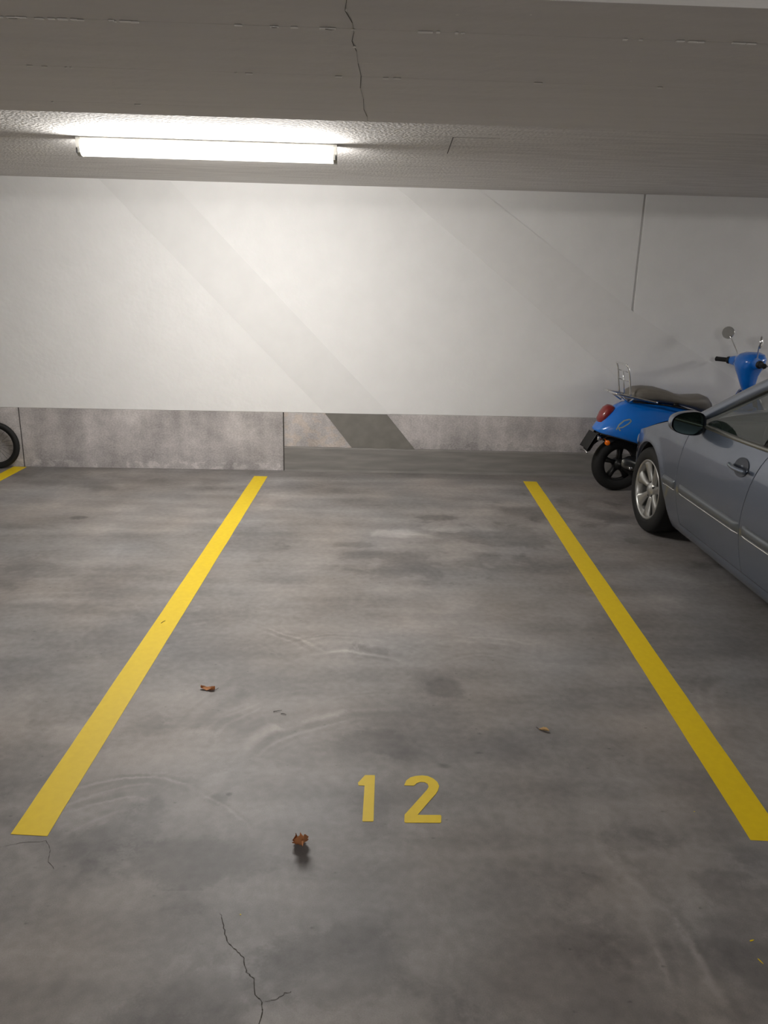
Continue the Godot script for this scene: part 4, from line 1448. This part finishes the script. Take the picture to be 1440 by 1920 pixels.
# ------------------------------------------------------------------ the small bicycle at the left edge
func bicycle() -> void:
	var o := thing("bicycle", "small bicycle with spoked wheels standing against the end wall", "bicycle", Vector3(-3.565, 0, 0.085))
	var green := mat(Color(0.10, 0.22, 0.17), 0.3)
	for x in [0.0, -0.68]:
		var w := Node3D.new()
		w.name = "wheel"
		w.position = Vector3(x, 0.212, 0)
		o.add_child(w, true)
		var st := begin()
		tube(st, ring_path(0.1885, 0.0, 48), 0.0235, 10, -1.0, true)
		put(st, "tyre", M.rubber, w)
		st = begin()
		lathe(st, [Vector2(0.172, -0.014), Vector2(0.160, -0.012), Vector2(0.156, 0.0), Vector2(0.160, 0.012), Vector2(0.172, 0.014)], Transform3D.IDENTITY, 48, false)
		put(st, "rim", M.dark_metal, w)
		for k in 20:
			st = begin(false)
			var a := TAU * k / 20.0
			var s := 1.0 if k % 2 else -1.0
			tube(st, PackedVector3Array([Vector3(cos(a + 0.5 * s) * 0.018, sin(a + 0.5 * s) * 0.018, s * 0.022), Vector3(cos(a) * 0.158, sin(a) * 0.158, 0)]), 0.0014, 4)
			put(st, "spoke", M.silver, w)
		st = begin()
		lathe(st, [Vector2(0.008, -0.045), Vector2(0.008, -0.03), Vector2(0.024, -0.026), Vector2(0.014, -0.02), Vector2(0.014, 0.02), Vector2(0.024, 0.026), Vector2(0.008, 0.03), Vector2(0.008, 0.045)], Transform3D.IDENTITY, 14)
		put(st, "hub", M.silver, w)
	var st := begin()
	for s in [-1.0, 1.0]:
		tube(st, bent([Vector3(0.0, 0.212, s * 0.045), Vector3(-0.02, 0.30, s * 0.045), Vector3(-0.075, 0.45, s * 0.032)], 4), 0.009, 8)
	tube(st, PackedVector3Array([Vector3(-0.075, 0.45, -0.034), Vector3(-0.075, 0.45, 0.034)]), 0.012, 8)
	tube(st, PackedVector3Array([Vector3(-0.075, 0.45, 0), Vector3(-0.125, 0.60, 0)]), 0.014, 8)
	put(st, "fork", green, o)
	st = begin()
	tube(st, PackedVector3Array([Vector3(-0.09, 0.49, 0), Vector3(-0.36, 0.24, 0)]), 0.016, 8)
	tube(st, PackedVector3Array([Vector3(-0.11, 0.55, 0), Vector3(-0.43, 0.44, 0)]), 0.014, 8)
	tube(st, PackedVector3Array([Vector3(-0.36, 0.24, 0), Vector3(-0.46, 0.52, 0)]), 0.014, 8)
	for s in [-1.0, 1.0]:
		tube(st, PackedVector3Array([Vector3(-0.36, 0.24, s * 0.02), Vector3(-0.68, 0.212, s * 0.05)]), 0.008, 8)
		tube(st, PackedVector3Array([Vector3(-0.43, 0.44, s * 0.02), Vector3(-0.68, 0.212, s * 0.05)]), 0.008, 8)
	put(st, "frame", green, o)
	st = begin()
	tube(st, bent([Vector3(-0.20, 0.70, -0.05), Vector3(-0.16, 0.68, -0.045), Vector3(-0.13, 0.66, 0.0), Vector3(-0.16, 0.68, 0.10), Vector3(-0.20, 0.70, 0.22)], 4), 0.010, 8)
	tube(st, PackedVector3Array([Vector3(-0.125, 0.60, 0), Vector3(-0.13, 0.66, 0)]), 0.012, 8)
	put(st, "handlebar", M.chrome, o)
	st = begin()
	tube(st, PackedVector3Array([Vector3(-0.198, 0.70, 0.22), Vector3(-0.22, 0.71, 0.30)]), 0.015, 8)
	put(st, "grip", M.rubber, o)
	st = begin()
	var rings := []
	for q in [[-0.36, 0.568, 0.018], [-0.42, 0.57, 0.03], [-0.50, 0.575, 0.055], [-0.555, 0.585, 0.065], [-0.575, 0.588, 0.05]]:
		var ring := PackedVector3Array()
		for k in 12:
			var a := TAU * k / 12.0
			ring.append(Vector3(q[0], q[1] + sin(a) * 0.022, cos(a) * q[2]))
		rings.append(ring)
	loft(st, rings)
	tube(st, PackedVector3Array([Vector3(-0.455, 0.50, 0), Vector3(-0.475, 0.57, 0)]), 0.011, 8)
	put(st, "saddle", M.black, o)
	st = begin()
	lathe(st, [Vector2(0.055, -0.003), Vector2(0.058, 0.0), Vector2(0.055, 0.003)], Transform3D(Basis.IDENTITY, Vector3(-0.36, 0.24, 0.035)), 24)
	tube(st, PackedVector3Array([Vector3(-0.36, 0.24, 0.03), Vector3(-0.36, 0.24, 0.055), Vector3(-0.28, 0.19, 0.06)]), 0.008, 8)
	bev(st, Vector3(-0.31, 0.175, 0.055), Vector3(-0.25, 0.195, 0.12), 0.004)
	tube(st, PackedVector3Array([Vector3(-0.36, 0.24, -0.03), Vector3(-0.36, 0.24, -0.045), Vector3(-0.44, 0.29, -0.05)]), 0.008, 8)
	put(st, "crank", M.dark_metal, o)
	st = begin()
	tube(st, PackedVector3Array([Vector3(-0.44, 0.235, 0.06), Vector3(-0.47, 0.005, 0.16)]), 0.008, 8)
	put(st, "kickstand", M.dark_metal, o)

# ------------------------------------------------------------------ leaves and crumbs on the floor
func leaf(at: Vector2, length: float, width: float, turn: float, curl: float, lift: float, m: Material, label: String, sd: int) -> void:
	var rg := RandomNumberGenerator.new()
	rg.seed = sd
	var st := begin()
	var top := []
	var low := []
	var lowest := 1.0
	for i in 11:
		var u := i / 10.0
		var half := width * 0.5 * pow(sin(PI * clampf(u * 0.93 + 0.05, 0, 1)), 0.7) * (1.0 + 0.22 * sin(i * 2.4 + sd))
		var row := PackedVector3Array()
		for j in 9:
			var s := lerpf(-1.0, 1.0, j / 8.0)
			var y := curl * width * (s * s) * (0.6 + 0.5 * sin(u * 5.0 + sd)) + lift * length * pow(u, 1.6) + rg.randf_range(-1, 1) * width * 0.05
			row.append(Vector3((u - 0.5) * length, y, s * half * (1.0 - 0.35 * absf(curl))))
			lowest = minf(lowest, y)
		top.append(row)
	for r in top.size():
		var b := PackedVector3Array()
		for k in top[r].size():
			top[r][k].y += 0.0008 - lowest
			b.append(top[r][k] - Vector3(0, 0.0008, 0))
		low.append(b)
	sheet(st, top)
	sheet(st, low)
	var o := thing("dry_leaf", label, "leaf", Vector3(at.x, 0.0, at.y))
	o.rotation.y = turn
	put(st, "blade", m, o)
	st = begin()
	var tip: Vector3 = top[0][4]
	tube(st, bent([top[4][4] + Vector3(0, 0.0006, 0), tip, tip + Vector3(-length * 0.14, 0.003, length * 0.03), tip + Vector3(-length * 0.24, 0.008, length * 0.08)], 3), 0.0009, 5)
	put(st, "stalk", M.leaf_dark, o)

func litter() -> void:
	leaf(Vector2(-0.532, 4.955), 0.070, 0.060, -1.3, 0.60, 0.42, M.leaf, "crumpled brown leaf standing up below the number 12", 3)
	leaf(Vector2(-1.002, 3.972), 0.064, 0.032, 2.95, 0.42, 0.06, M.leaf, "long curled brown leaf lying beside the yellow line", 8)
	leaf(Vector2(0.401, 4.288), 0.042, 0.020, -0.5, 0.5, 0.08, M.leaf_pale, "small pale tan leaf lying alone on the concrete", 5)
	var k := 0
	for a in [[-1.353, 3.292, 0.016, 1.1, "thin dark twig lying on the yellow line"], [-0.682, 4.150, 0.018, 0.3, "longer dark twig beside another on the bare concrete"], [-0.655, 4.175, 0.012, -0.4, "shorter dark twig beside another on the bare concrete"]]:
		var st := begin()
		var d: Vector3 = Vector3(cos(a[3]), 0, -sin(a[3])) * a[2]
		tube(st, bent([-d, Vector3(0, 0.002, 0.002 * (1 if k % 2 else -1)), d + Vector3(0, 0.001, 0)], 3), 0.0016, 5, 0.0008)
		var o := put(st, numbered("twig"), M.leaf_dark, self)
		o.position = Vector3(a[0], 0.0022, a[1])
		o.set_meta("label", a[4])
		o.set_meta("category", "twig")
		if k > 0:
			o.set_meta("group", "tiny twigs on the concrete")
		k += 1
	# spilt flecks of the yellow line paint
	var n := 0
	for a in [[0.745, 5.336, 0.010, 0.0025, -0.3, "short streak of yellow paint beside a longer one"], [0.735, 5.405, 0.013, 0.0020, 1.2, "long thin streak of yellow paint beside a shorter one"], [0.8101, 4.7886, 0.003, 0.0018, 0.2, "tiny yellow paint dot near the car-side floor line"], [-0.682, 5.2333, 0.003, 0.0025, 0.9, "tiny yellow paint dot beside the long crack"]]:
		var st := begin(false)
		var pts := PackedVector2Array()
		for q in 8:
			var an := TAU * q / 8.0
			pts.append(Vector2(cos(an) * a[2] * (0.8 + 0.3 * sin(q * 3.1)), sin(an) * a[3] * (0.8 + 0.3 * cos(q * 2.3))).rotated(a[4]))
		prism(st, pts, 0.0008, Transform3D(Basis(Vector3.RIGHT, Vector3.BACK, Vector3.UP), Vector3.ZERO))
		var o := put(st, numbered("paint_fleck"), M.yellow, self)
		o.position = Vector3(a[0], 0.0003, a[1])
		o.set_meta("label", a[5])
		o.set_meta("category", "paint fleck")
		o.set_meta("group", "flecks of yellow paint")
		n += 1
